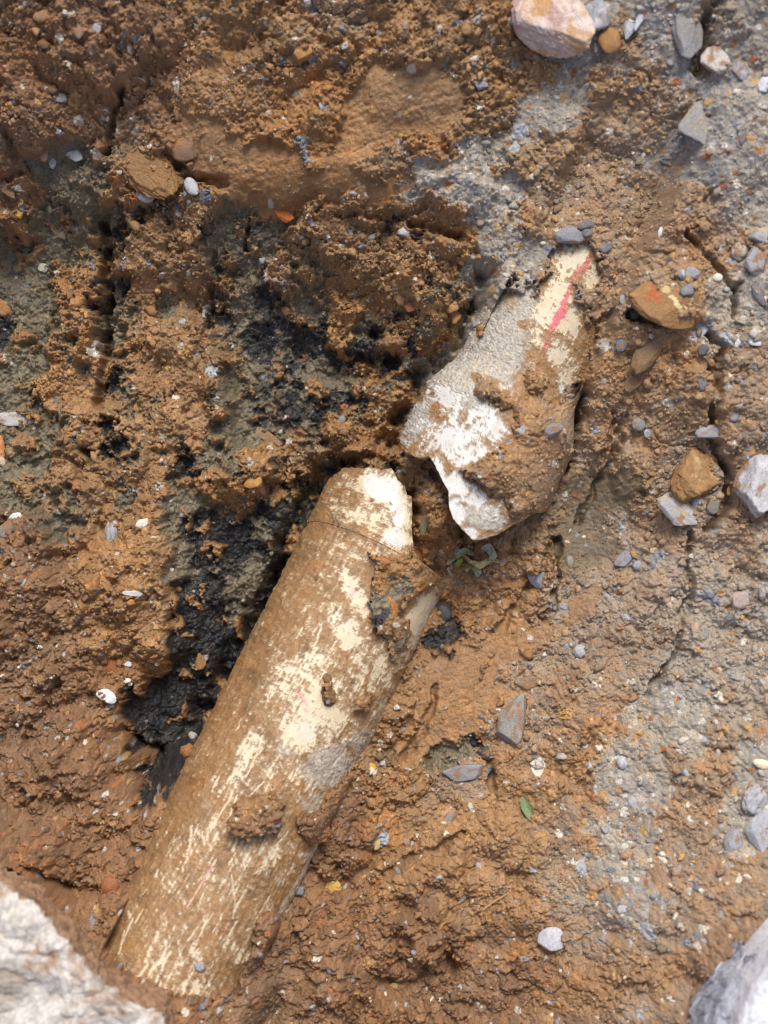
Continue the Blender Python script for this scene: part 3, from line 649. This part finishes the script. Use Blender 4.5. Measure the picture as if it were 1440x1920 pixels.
Q(112,182,14,8,8,[(180,178,172),(158,156,150)],'pale flat wedge stone on the upper left wall',dirt=.1,sub=3)
Q(181,54,9,11,0,G1,'small round grey pebble near the top left',kind='round',dirt=.1,sub=3)
Q(147,62,11,10,0,[(140,116,98),(124,102,86)],'dull brown-grey pebble left of the small round grey pebble',dirt=.2,sub=3)
Q(567,100,17,17,20,OC,'ochre yellow stone near the top centre',dirt=.15,dcol=(150,106,62))
Q(430,104,15,10,0,OC,'flatter ochre stone left of the top centre one',dirt=.3,sub=3)
Q(648,85,6,9,20,[(176,178,170),(160,160,150)],'tiny grey-green chip right of the ochre yellow stone',dirt=0,sub=3)
Q(499,145,7,5,-20,LG,'tiny light chip in the wall below the top centre',dirt=0,sub=3)
Q(34,402,11,8,10,YW,'bright yellow chip on the reddish clod at the left edge',dirt=0,lift=.8,sub=3)
Q(13,356,9,26,-38,[(138,118,98),(116,98,80)],'grey-brown elongated stone poking in at the left edge',dirt=.2)
Q(8,575,24,15,20,[(176,130,84),(160,112,70)],'tan wedge stone at the left edge above black mud',dirt=.1)
Q(80,503,9,8,0,[(200,198,176),(184,182,160)],'small cream chip on the olive mud at left',dirt=0,sub=3)
Q(22,785,36,14,8,[(196,196,200),(176,172,160)],'long pale grey flat stone at the left edge, mid height',dirt=.12)
Q(2,838,9,20,0,[(196,120,60),(204,150,100)],'orange stone cut by the left edge below the pale flat stone',dirt=.1)
Q(2,868,9,14,0,[(200,186,160),(180,166,140)],'cream stone cut by the left edge under the orange stone',dirt=.1,sub=3)
Q(210,999,12,27,-8,[(170,174,180),(150,154,160)],'knobbly grey upright stone on the left orange soil',kind='knob',dirt=.05,lift=.7)
Q(251,1113,17,6,5,[(196,200,204),(176,180,184)],'thin pale grey sliver lying on the orange ridge',dirt=0,lift=.9,sub=3)
Q(246,1130,6,6,0,[(200,120,44),(184,108,40)],'small bright orange round grain under the pale sliver',kind='round',dirt=0,lift=.8,sub=3)
Q(201,1307,17,12,12,[(230,232,232),(214,216,216)],'largest flat white plastic chip on the lower left soil',dirt=0,hz=.25,lift=.8,name='plastic_chip',cat='chip')
Q(241,1245,7,7,0,[(230,232,232),(214,216,216)],'small white chip above the largest white chip, lower left',dirt=0,hz=.4,lift=.8,sub=3,name='plastic_chip',cat='chip')
Q(243,1282,5,4,0,[(230,232,232),(214,216,216)],'tiny white chip between two bigger white chips, lower left',dirt=0,hz=.4,lift=.8,sub=3,name='plastic_chip',cat='chip')
Q(28,968,11,7,-8,[(224,226,224),(208,210,208)],'white chip near the left edge above the reddish mound',dirt=0,hz=.4,lift=.8,sub=3,name='plastic_chip',cat='chip')
Q(321,1068,5,4,-20,[(224,226,224),(208,210,208)],'tiny white chip at the edge of the black mud trench',dirt=0,hz=.5,lift=.9,sub=3,name='plastic_chip',cat='chip')
Q(10,998,16,19,20,[(134,136,138),(112,110,100)],'dull grey stone at the left edge under a white chip',dirt=.3)
Q(475,903,18,14,30,[(206,156,84),(184,134,66)],'golden lump on the orange mound in the middle left',dirt=.15,lift=.6,wet=.5)
Q(505,822,32,11,35,[(134,130,110),(112,110,96)],'long olive-grey stone lying slanted above the golden lump',dirt=.3,wet=.6)
Q(205,1245,16,14,20,[(168,88,40),(140,70,36)],'reddish brown wedge stone left of the small white chip',dirt=.2,lift=.4)
Q(376,1241,11,16,0,[(158,118,66),(140,104,60)],'tan wedge stone on the black mud by the pipe',dirt=.1,lift=.4)
Q(536,404,20,10,35,[(200,120,50),(176,92,40)],'curled rust-orange flake on the grey mud, upper middle',dirt=.15,lift=.6,name='rust_flake',cat='flake')
Q(768,572,14,12,0,[(168,108,84),(150,96,70)],'reddish stone stuck in clods left of the upper pipe',dirt=.25)
# right bank
Q(1068,443,22,18,0,[(142,148,158),(124,130,140)],'slate grey stone just above the white patch on the upper pipe',dirt=.12)
Q(1100,421,15,10,-10,G2,'dark slate pebble right of and above the slate grey stone',dirt=.1,sub=3)
Q(1100,438,9,8,0,G2,'smaller dark pebble tucked under the dark slate pebble',dirt=.1,sub=3)
Q(1137,464,11,8,-35,G2,'dark grey pebble at the upper end of the red line',dirt=.1,sub=3)
Q(1240,437,5,10,5,[(220,224,230),(206,210,214)],'tiny upright white stone on brown soil at right',dirt=0,sub=3)
Q(1254,489,13,8,-10,DK,'dark flat stone left of the grey round-cornered stone at right',dirt=.15,sub=3)
Q(1296,512,13,12,20,[(160,164,168),(146,150,152)],'grey stone with rounded corners above the yellow-streaked rock',dirt=.05)
Q(1345,521,9,8,0,[(224,222,202),(210,206,184)],'small cream white stone right of the rounded grey one',kind='round',dirt=0,lift=.5,sub=3)
Q(1327,535,6,5,0,G1,'tiny grey pebble below the small cream white stone',dirt=0,sub=3)
Q(1385,470,18,20,0,[(190,184,172),(166,160,150)],'pale lumpy stone in the dusty bank at far right',kind='knob',dirt=.3)
Q(1418,492,22,28,-20,[(166,170,178),(146,150,158)],'broad blue-grey flat stone by the right edge beside the lumpy one',dirt=.2)
Q(1424,445,22,10,15,[(164,168,178),(146,150,158)],'flat grey flake at the right edge above the broad blue-grey stone',dirt=.1,sub=3)
Q(1424,553,8,24,-32,G2,'narrow slate sliver by the right edge',dirt=.1,sub=3)
Q(1252,562,62,40,22,[(164,124,80),(150,114,72),(174,134,86)],'rusty rock with a yellow white streak over a dark hollow at right',hz=.6,sub=6,dirt=.35,dcol=(160,120,76),lift=-.15,streaks=[((-27,-36),(-24,-12),6,(168,96,54)),((-32,-6),(-20,-2),8,(176,100,56)),((-12,-34),(-4,-16),7,(196,174,112)),((4,-6),(18,12),4,(212,198,144)),((22,18),(42,32),5,(206,192,136))])
Q(1190,585,11,11,0,DK,'black pebble in the hollow under the rusty rock',dirt=.05)
Q(1314,617,29,17,-33,[(198,202,212),(172,176,188)],'sharp pale blue-grey stone below the rusty rock',dirt=.05,lift=.6)
Q(1319,655,11,11,0,[(100,104,116),(80,84,94)],'dark bluish pebble below the sharp pale stone',dirt=.05,sub=3)
Q(1218,655,22,56,33,[(146,114,74),(128,104,74),(112,94,70)],'long rounded brown stone slanting below the rusty rock',kind='round',rough=1.8,dirt=.1,dcol=(150,110,66),hz=.6,lift=.25,wet=.6,sub=5)
Q(1186,715,14,22,40,[(132,106,76),(118,98,74)],'short brown stone at the lower end of the long slanting stone',dirt=.2,wet=.5)
Q(1165,645,11,17,20,G2,'oblong dark grey pebble left of the long brown stone',kind='round',dirt=.15,lift=.5)
Q(1168,563,5,9,-20,G1,'small grey splinter left of the rusty rock',dirt=0,sub=3)
Q(1413,640,13,9,20,[(214,216,220),(196,200,206)],'white triangular chip near the right edge',dirt=0,sub=3)
Q(1384,642,5,10,15,[(200,204,214),(186,190,200)],'thin pale splinter left of the white triangular chip',dirt=0,sub=3)
Q(1393,600,15,9,0,[(176,176,160),(156,156,144)],'grey-green double pebble near the right edge',dirt=.1,sub=3)
Q(1197,796,13,13,0,[(146,150,142),(130,134,128)],'round greenish grey pebble right of the upper pipe',kind='round',dirt=.1)
Q(1214,813,7,9,0,G1,'smaller grey pebble beside the round greenish one',kind='round',dirt=.05,sub=3)
Q(1031,808,21,14,-10,[(140,144,152),(118,122,132)],'slate flake stuck on the mud of the upper pipe',dirt=.2)
Q(1160,780,6,8,0,DK,'tiny dark pebble left of the round greenish pebble',dirt=0,sub=3)
Q(1318,722,8,14,5,G2,'dark slate splinter in the crack at right',dirt=.05,sub=3)
Q(1345,812,33,13,-3,[(168,172,182),(144,142,136)],'long blue-grey flat stone across the crack at right',dirt=.1)
Q(1377,782,10,11,0,[(156,162,166),(140,146,150)],'grey pebble above the long blue-grey flat stone',dirt=.1,sub=3)
Q(1346,791,6,5,0,YW,'tiny yellow pebble touching the long flat stone',kind='round',dirt=0,sub=3)
Q(1305,893,38,44,10,[(190,158,104),(170,132,84),(156,120,78),(206,180,126)],'golden crusty rock above the white-grey block at right',kind='angular',nfac=10,rough=2.2,dirt=.2,dcol=(160,118,72),hz=.75,sub=5)
Q(1277,957,40,29,30,[(206,206,200),(170,172,174),(190,168,124)],'white and grey striped block below the golden rock',dirt=.12,hz=.8,sub=5)
Q(1339,945,13,15,20,[(134,130,118),(118,116,108)],'dull grey stone right of the white and grey block',dirt=.15)
Q(1368,920,5,11,15,YW,'small yellow flake beside the big white stone at the right edge',dirt=0,sub=3)
Q(1424,912,42,45,20,[(206,210,214),(182,186,190),(170,164,140)],'big white-grey stone at the right edge, middle height',dirt=.1,hz=.75,sub=6,lift=.5)
Q(1167,1050,16,14,-20,[(156,160,168),(132,136,144)],'grey stone below the smooth dark mud at right',dirt=.15)
Q(1196,1060,10,9,0,G1,'light grey pebble right of that grey stone below the dark mud',kind='round',dirt=.05,sub=3)
Q(1300,1042,10,5,-15,[(206,196,172),(190,180,160)],'flat cream chip in brown soil right of centre',dirt=.05,sub=3)
Q(1226,1033,9,7,0,[(190,176,150),(170,156,130)],'round cream pebble above the light grey pebble',kind='round',dirt=.1,sub=3)
Q(1390,1122,18,17,20,[(182,164,156),(160,146,142)],'pinkish grey five-sided stone near the right edge',dirt=.05,lift=.5)
Q(1368,1157,7,6,0,G2,'small slate pebble below the pinkish grey stone',dirt=.05,sub=3)
Q(1430,1112,10,12,0,[(170,166,168),(150,146,150)],'pale mauve stone at the edge right of the pinkish one',dirt=.1,sub=3)
Q(1087,1221,13,13,0,[(176,186,190),(156,166,170)],'pale blue-grey round pebble alone below the long crack',kind='round',dirt=.05,lift=.5)
Q(1008,1083,14,17,-30,[(138,146,156),(120,126,138)],'blue-grey wedge stone at the head of the long crack',dirt=.08,lift=.5)
Q(1068,1053,7,11,-10,[(160,156,140),(140,138,126)],'small oval grey-green pebble on smooth mud',kind='round',dirt=.1,sub=3)
Q(1057,1137,7,7,0,G1,'small grey pebble below the smooth mud patch',dirt=.05,sub=3)
Q(832,1148,14,19,-30,[(84,86,88),(64,66,70)],'wet dark grey pebble just right of the lower pipe',kind='round',dirt=.05,wet=.9,lift=.5)
Q(788,1160,6,5,0,[(34,34,36),(24,24,26)],'black speck of tar on the cream edge of the lower pipe',kind='knob',dirt=0,lift=.3,sub=3,name='tar_speck',cat='tar')
Q(965,1358,26,48,8,[(160,168,172),(136,142,142),(176,160,128)],'largest upright grey stone right of the lower pipe',dirt=.15,lift=.45,sub=5)
Q(990,1280,20,14,0,[(146,146,142),(124,122,112)],'dull grey stone above the largest upright grey stone',dirt=.35)
Q(872,1447,42,17,-14,[(150,156,158),(124,128,128)],'flat grey slab half sunk below the smooth brown clay',dirt=.2,hz=.5,wet=.5)
Q(912,1412,20,15,0,[(70,66,62),(56,54,52)],'black mud-coated stone above the flat grey slab',dirt=.2,kind='knob',wet=.7)
Q(841,1537,9,18,25,[(150,150,146),(132,132,128)],'faint narrow grey stone sunk left of the green leaf',dirt=.25,sub=3)
Q(881,1510,5,6,0,[(206,206,180),(190,190,168)],'tiny cream grain above the narrow sunk stone',dirt=0,sub=3)
Q(1033,1763,23,20,-25,[(182,186,204),(196,196,204),(160,160,176)],'bluish white stone on dark soil at the bottom right',dirt=.05,lift=.5)
Q(1168,1705,13,8,-20,[(186,190,204),(166,170,184)],'small pale bluish stone up and right of the bluish white stone',dirt=.1,sub=3)
Q(1166,1430,11,14,0,[(186,192,200),(166,172,180)],'pale knobbly stone on the grey slope at right',kind='knob',dirt=.05,lift=.5,sub=3)
Q(1135,1552,9,9,0,[(176,180,184),(156,160,164)],'small pale pebble on the lower grey slope',dirt=.1,sub=3)
Q(1412,1500,26,34,10,[(180,184,192),(158,162,172)],'grey lumpy rock at the right edge, lower part',kind='knob',dirt=.1,sub=5,lift=.5)
Q(1428,1562,26,38,10,[(176,180,190),(154,158,170)],'tall grey rock at the right edge under the lumpy one',dirt=.1,sub=5,lift=.5)
Q(1373,1577,16,24,10,[(166,170,180),(144,148,160)],'smaller grey rock left of the tall one at the right edge',dirt=.12,lift=.5)
Q(1428,1432,16,9,15,[(236,226,204),(224,208,180)],'bright cream stone chip cut by the right edge',kind='round',dirt=0,lift=.9,sub=3)
Q(625,1664,15,14,10,[(206,172,84),(188,150,70)],'yellow crumbly lump right of the lower pipe',kind='clod',dirt=.15,sub=4)
Q(207,1660,16,18,0,[(160,100,60),(144,90,54)],'smooth red-brown pebble at the lower left',kind='round',dirt=.1,wet=.5)
Q(697,1438,8,8,0,YW,'small yellow grain right of the clod on the lower pipe',dirt=.05,sub=3)
Q(704,1582,8,10,0,[(200,178,118),(184,160,100)],'pale yellow pebble below the small yellow grain',dirt=.05,sub=3)
Q(740,1848,9,7,0,[(184,170,110),(168,154,96)],'dim yellow pebble in the dark soil at bottom centre',dirt=.1,sub=3)
Q(772,1800,7,6,0,[(206,200,170),(190,184,150)],'pale grain at the foot of the orange mound, bottom centre',dirt=.1,sub=3)

# clods that lie loose on the pipes
def on_pipe(p, rf, ends, smin, smax, is_low, px, py):
    z = .05
    for _ in range(12):
        x, y = toW(px, py, z); zt, ok, dr, s = pipe_top(p, rf, ends, smin, smax, np.array([x]), np.array([y]), is_low); z = float(zt[0])
    return x, y, z
def clod_low(px, py, rx, ry, rot, cols, label, kind='clod', hz=.5, lift=.3, name='soil_clod', cat='soil clod', sub=5, group=None, pipe=None, **k):
    x, y, z = on_pipe(*(pipe or (low, r_low, LOW_END, -.62, .06, True)), px, py); sc = (D-z)/F; seedc[0] += 1
    me = rock_mesh(rx*sc, ry*sc, min(rx, ry)*sc*hz, seedc[0], kind, sub, cols, name=name, **k)
    o = link(name, me, m_soil if cat == 'soil clod' else m_stone, label, cat, group, loc=(x, y, z+min(rx, ry)*sc*hz*lift)); o.rotation_euler = (0, 0, -math.radians(rot)); return o
SO = [(150,104,60),(164,116,70),(134,92,54)]
clod_low(717,1145,26,27,20,[(186,128,68),(172,114,58)],'smooth orange flat clod on the broken end of the lower pipe',kind='angular',dirt=.05,hz=.45,lift=.9)
clod_low(742,1192,24,32,20,[(128,118,94),(112,104,84)],'olive-grey mud blob below the orange clod on the lower pipe',kind='knob',dirt=.1,wet=.7,hz=.4,lift=.7)
clod_low(735,1232,11,12,0,[(118,108,88),(100,92,76)],'small grey mud blob at the tail of the olive-grey one',kind='knob',dirt=.1,wet=.7,lift=.5,sub=4)
clod_low(640,1500,46,64,38,SO,'big crumbly brown clod on the right flank of the lower pipe',hz=.42,lift=.1,sub=6)
clod_low(585,1555,32,28,0,SO,'rounded crumbly clod at the foot of the big clod on the pipe',hz=.55,lift=.2)
clod_low(480,1525,44,34,0,[(138,98,58),(124,88,54),(150,104,60)],'flat dark brown clod in the middle of the lower pipe',hz=.3,lift=.1,sub=6)
clod_low(512,1752,34,38,20,[(126,88,50),(112,80,46)],'dark brown clod near the bottom end of the lower pipe',hz=.35,lift=.1)
clod_low(500,1722,14,16,0,[(136,76,48),(120,66,42)],'red-brown lump on top of the dark clod near the pipe bottom',hz=.6,lift=.8,sub=4)
clod_low(613,1273,9,10,0,[(112,100,80),(90,80,66)],'small dark mud pellet in the middle of the cream patch',hz=.6,sub=4,wet=.6)
clod_low(615,1306,15,20,0,[(134,104,66),(116,90,60)],'brown mud lump just below the dark pellet on the cream patch',hz=.4,sub=4)
clod_low(375,1812,12,11,0,G1,'grey pebble resting on the bottom end of the lower pipe',kind='round',name='stone',cat='stone',hz=.7,lift=.6,dirt=.05,sub=4)
clod_low(352,1408,14,14,0,[(164,116,72),(150,104,60)],'small orange crumb clinging to the left edge of the lower pipe',hz=.8,sub=4,lift=.4)
UA = (upp, r_upp, UPP_END, -.08, .36, False)
clod_low(970,690,4,4,0,[(60,44,40),(50,40,38)],'tiny dark speck on the upper pipe below the red line',hz=.5,sub=3,pipe=UA)
clod_low(1000,716,7,14,5,G1,'small pale grey flake on the upper pipe at the red line end',kind='angular',name='stone',cat='stone',pipe=UA,hz=.4,dirt=.1,sub=3)

# ------------------------------------------------------------------ big rocks on the rim, close to the lens
def poly_rock(poly, ztop, thick, seed, cols, name, label, mat, dirt, dcol, amp=.012, taper=-.10, slope=(0, 0), frq=9):
    """a real block: outline on plan, domed lumpy top, sides that go down"""
    W_ = np.array([toW(a, b, ztop) for a, b in poly]); c = W_.mean(0); n = 150; m = 90
    seg = np.vstack([W_, W_[:1]]); L = np.r_[0, np.cumsum(np.hypot(*np.diff(seg, axis=0).T))]; t = np.linspace(0, L[-1], n*3, endpoint=False)
    ox = np.interp(t, L, seg[:, 0]); oy = np.interp(t, L, seg[:, 1]); N = len(t)
    prof = np.linspace(0, 1, m)[1:]
    rad = np.where(prof < .62, prof/.62, 1+taper*(prof-.62)/.38); dz = np.where(prof < .62, -.10*thick*(prof/.62)**6, -.10*thick-.9*thick*(prof-.62)/.38)
    x = c[0]+(ox[None]-c[0])*rad[:, None]; y = c[1]+(oy[None]-c[1])*rad[:, None]; z = np.broadcast_to(dz[:, None], x.shape).copy()
    z += slope[0]*(x-c[0])+slope[1]*(y-c[1])
    P = np.stack([x, y, z+ztop], -1).reshape(-1, 3); P = np.vstack([[c[0], c[1], ztop], P])
    nn = fbm3(P, frq*4, seed, 5, .6); n2 = fbm3(P, frq*4, seed+2, 4, .6); n3 = fbm3(P, frq*4, seed+4, 4, .6)
    ll, _ = lumps(P[:, 0]+P[:, 2]*.5, P[:, 1]+P[:, 2]*.5, .03, seed); l2_, _ = lumps(P[:, 0]+P[:, 2], P[:, 1], .011, seed+1)
    pr_ = np.r_[0, np.repeat(prof, N)]
    P[:, 2] += amp*1.3*nn+amp*1.0*ll+amp*.6*l2_; f5 = fbm3(P, 120, seed+5, 4, .65)*(pr_ > .6); P[:, 0] += amp*.8*n2+amp*.9*f5; P[:, 1] += amp*.8*n3+amp*.9*f5
    C = np.array([lin(*q) for q in cols]); tt = np.clip(.5+.7*fbm3(P, 22, seed+6, 5, .65), 0, .999)*(len(C)-1); i = tt.astype(int); f = (tt-i)[:, None]; col = C[i]*(1-f)+C[i+1]*f
    pr = np.r_[0, np.repeat(prof, N)]
    dm = sstep(.6-dirt, .8-dirt, .45+.5*fbm3(P, 30, seed+8, 5, .65)+.45*sstep(.60, .75, pr))[:, None]*.9; col = col*(1-dm)+lin(*dcol)*dm
    fac = []
    i0 = np.arange((m-1)*N).reshape(m-1, N)+1; j0 = np.roll(i0, -1, 1)
    Qd = np.stack([i0[:-1], i0[1:], j0[1:], j0[:-1]], -1).reshape(-1, 4)
    tri = np.stack([np.zeros(N, int), i0[0], j0[0], j0[0]], -1)
    import bmesh
    me = mk_mesh(name, P, Qd, col, np.full(len(P), .15))
    bm = bmesh.new(); bm.from_mesh(me); bm.verts.ensure_lookup_table()
    for a in range(N):
        fc = bm.faces.new((bm.verts[0], bm.verts[int(i0[0, a])], bm.verts[int(j0[0, a])])); fc.smooth = True
    bmesh.ops.recalc_face_normals(bm, faces=bm.faces); bm.to_mesh(me); bm.free()
    return link(name, me, mat, label, name.split('_')[-1])
poly_rock([(-160,1600),(-30,1640),(50,1690),(122,1765),(182,1838),(240,1885),(310,1912),(320,1990),(250,2060),(-160,2060)], .275, .09, 21, [(178,170,156),(204,200,192),(150,140,126),(190,178,160)],
  'concrete_chunk', 'crumbly whitish concrete chunk filling the bottom left corner', m_conc, .19, (146,110,76), amp=.008)
poly_rock([(1350,2060),(1372,1975),(1392,1910),(1414,1858),(1458,1800),(1514,1745),(1620,1700),(1620,2060)], .33, .12, 25, [(214,217,222),(226,228,232),(200,204,212)],
  'white_rock', 'big white rock in the bottom right corner, nearest to the viewer', m_conc, -.35, (150,126,104), amp=.004, frq=5, slope=(.15, -.1))
poly_rock([(1300,2050),(1322,1940),(1355,1880),(1376,1848),(1405,1830),(1420,1800),(1440,2040)], .28, .10, 27, [(150,154,164),(168,172,182),(132,136,146)],
  'grey_rock', 'grey rock tucked behind the big white rock, bottom right corner', m_conc, -.3, (130,110,92), amp=.008)

# ------------------------------------------------------------------ leaf, crumpled film, straw
def strip(name, pts, widths, mat, col, label, cat, lift=.004, curl=.3, wob=0., seed=3, zoff=None):
    nP = 40; K = 9; P = np.array(pts, float); tt = np.linspace(0, 1, nP); kk = np.linspace(0, 1, len(P))
    cx = np.interp(tt, kk, P[:, 0]); cy = np.interp(tt, kk, P[:, 1]); wv = np.interp(tt, np.linspace(0, 1, len(widths)), widths)
    x0, y0, z0 = ghit(float(P[:, 0].mean()), float(P[:, 1].mean()), 6)
    x, y = toW(cx, cy, z0); tx = np.gradient(x); ty = np.gradient(y); L = np.hypot(tx, ty); nxv, nyv = -ty/L, tx/L
    q = np.linspace(-1, 1, K); hw = wv*M/2
    XX = x[:, None]+nxv[:, None]*q*hw[:, None]; YY = y[:, None]+nyv[:, None]*q*hw[:, None]
    ZZ = z0+lift+curl*hw[:, None]*q**2+wob*fbm(tt[:, None]*9, q[None]*1.3+tt[:, None]*3, seed, 3)+0*XX
    for sgn in (0,):
        Vt = np.stack([XX, YY, ZZ], -1).reshape(-1, 3)
    Vb = Vt-np.array([0, 0, .0006]); n = len(Vt); F1 = grid_faces(nP, K); 
    ed = [[i*K, (i+1)*K, (i+1)*K+n, i*K+n] for i in range(nP-1)]+[[i*K+K-1, (i+1)*K+K-1, (i+1)*K+K-1+n, i*K+K-1+n] for i in range(nP-1)]
    Q_ = np.vstack([F1, F1[:, ::-1]+n, np.array(ed)]); c = lin(*col)*(1+.2*fbm3(Vt, 200, seed, 3))[:, None]
    mid = np.tile(np.exp(-(q/.12)**2), nP)[:, None]*.25 if cat == 'leaf' else 0; c = c*(1+mid)
    me = mk_mesh(name, np.vstack([Vt, Vb]), Q_, np.vstack([c, c]), np.full(2*n, .5))
    return me, mat
me, mt = strip('leaf', [(979,1492),(984,1508),(991,1522),(996,1538)], [6,17,19,16,3], m_leaf, (116,130,90), '', 'leaf', .006, .4)
link('leaf', me, mt, 'single green leaf blade lying on the brown slope', 'leaf')
# crumpled pale plant shreds
root = bpy.data.objects.new('plant_shreds', None); S.collection.objects.link(root)
root['label'] = 'crumpled pale green rotting plant shreds below the pointed pipe socket'; root['category'] = 'plant debris'
for n_, (pts, wd, c) in enumerate([([(838,1058),(850,1042),(872,1032),(888,1040)], [6,16,12,5], (172,166,128)), ([(880,1052),(900,1060),(920,1048),(948,1056)], [5,13,10,3], (190,178,126)),
        ([(902,1030),(915,1026),(925,1042),(915,1058)], [8,16,14,6], (158,160,136)), ([(856,1062),(862,1052),(868,1046)], [7,12,5], (158,160,70)), ([(888,1062),(896,1072),(894,1082)], [12,14,4], (172,172,140)),
        ([(840,1064),(846,1080)], [7,3], (186,186,170)), ([(868,1040),(884,1056),(870,1072),(900,1052)], [5,9,9,3], (176,156,106))]):
    me, mt = strip('shred', pts, wd, m_leaf, c, '', 'shred', .006, .8, .004, n_+3)
    link('shred', me, mt, parent=root)
me, mt = strip('straw', [(905,1702),(925,1688),(952,1672)], [3,3.5,2], m_leaf, (176,140,92), '', 'straw', .006, .3)
link('straw', me, mt, 'thin dry straw lying on the brown soil at the bottom', 'straw')
me, mt = strip('mud_flap', [(797,968),(793,985),(792,1003)], [6,13,8], m_leaf, (86,82,56), '', 'mud', .008, -.3)
link('green_shred', me, mt, 'small dark green leaf shred on the soil between the two pipe ends', 'leaf')

# ------------------------------------------------------------------ crumbs of soil and grit (nobody could count them)
def scatter(name, N, dens, rmin, rmax, palette, seed, label, mat, kinds, power=2.6, own=.0):
    rs = np.random.RandomState(seed); px = rs.uniform(-40, 1480, N*4); py = rs.uniform(-40, 1960, N*4)
    x = (px-720)/F*(D+.02); y = -(py-960)/F*(D+.02)
    i = np.searchsorted(gx, x); j = np.searchsorted(gy, y); z = Z[j, i]
    wv = np.zeros(len(x))
    for k, c in enumerate(ZT): wv += W[k][j, i]*dens.get(c, 0)
    wv *= .35+1.3*np.clip(.5+fbm(x*25, y*25, seed+3, 3), 0, 1)
    inpipe = np.zeros(len(x), bool)
    for (p, rf, e, a, b, il) in ((low, r_low, LOW_END, -.62, .06, True), (upp, r_upp, UPP_END, -.08, .36, False)):
        zt, ok, dr, s = pipe_top(p, rf, e, a, b, x, y, il); inpipe |= ok & (z < zt)
    slope = np.abs(Z[j, np.minimum(i+2, nx-1)]-Z[j, i-2])+np.abs(Z[np.minimum(j+2, ny-1), i]-Z[j-2, i])
    ok = (rs.rand(len(x)) < wv) & ~inpipe & (slope < .018); s_ = np.where(ok)[0][:N]; x, y, z, i, j = x[s_], y[s_], z[s_], i[s_], j[s_]; n = len(x)
    r = rmin*(1-rs.rand(n)*(1-(rmin/rmax)**power))**(-1/power)
    base = [] 
    for q in range(8):
        Vb, Fb = ICO[2]; Vb = Vb.copy()
        if kinds == 'angular':
            Nn = rs.normal(size=(9, 3)); Nn /= np.linalg.norm(Nn, axis=1)[:, None]; t = Vb@Nn.T; rr = np.minimum(np.where(t > .05, .7/np.maximum(t, .05), 9).min(1), 1.1)
        else: rr = .8+.7*fbm3(Vb, 2.2, q+seed, 3)
        base.append(Vb*rr[:, None])
    nv = len(base[0]); Vall = np.empty((n, nv, 3), np.float32); B = np.array(base)[rs.randint(0, 8, n)]
    an = rs.rand(n)*6.28; c, s = np.cos(an)[:, None], np.sin(an)[:, None]
    B = B*np.stack([rs.uniform(.8, 1.3, n), rs.uniform(.65, 1, n), rs.uniform(.4, .7, n)], -1)[:, None, :]
    Vall[..., 0] = x[:, None]+r[:, None]*(B[..., 0]*c-B[..., 1]*s); Vall[..., 1] = y[:, None]+r[:, None]*(B[..., 0]*s+B[..., 1]*c); Vall[..., 2] = z[:, None]+r[:, None]*(B[..., 2]+.25)
    Fb = ICO[2][1]; Fa = (Fb[None]+(np.arange(n)*nv)[:, None, None]).reshape(-1, 3)
    if palette is None: cc = COL[j, i]*rs.uniform(.8, 1.25, (n, 1))
    else: cc = np.array([lin(*q) for q in palette])[rs.randint(0, len(palette), n)]*rs.uniform(.8, 1.1, (n, 1)); cc = cc*(1-own)+own*COL[j, i]
    me = mk_mesh(name, Vall.reshape(-1, 3), Fa, np.repeat(cc, nv, 0), np.full(n*nv, .3))
    link(name, me, mat, label, name.replace('_', ' '), kind='stuff')
scatter('soil_crumbs', 23000, {'o': 1, 'r': 1, 'm': .9, 'd': .35, 'g': .3, 'b': .3, 's': .06, 'k': .06}, .0012, .0075, None, 5, 'loose crumbs of brown clay soil strewn over the pit', m_soil, 'clod', power=3.0)
scatter('gravel', 2600, {'o': .45, 'r': .35, 'm': 1, 'd': 1.5, 'g': .12, 'b': .05, 's': .1, 'k': .15}, .0009, .0050,
  [(170,172,178),(140,144,152),(196,190,178),(190,152,96),(170,118,76),(120,122,128),(214,208,196),(180,140,90),(156,140,118)], 6, 'fine grey, white and ochre grit mixed into the soil', m_stone, 'angular', own=.42)
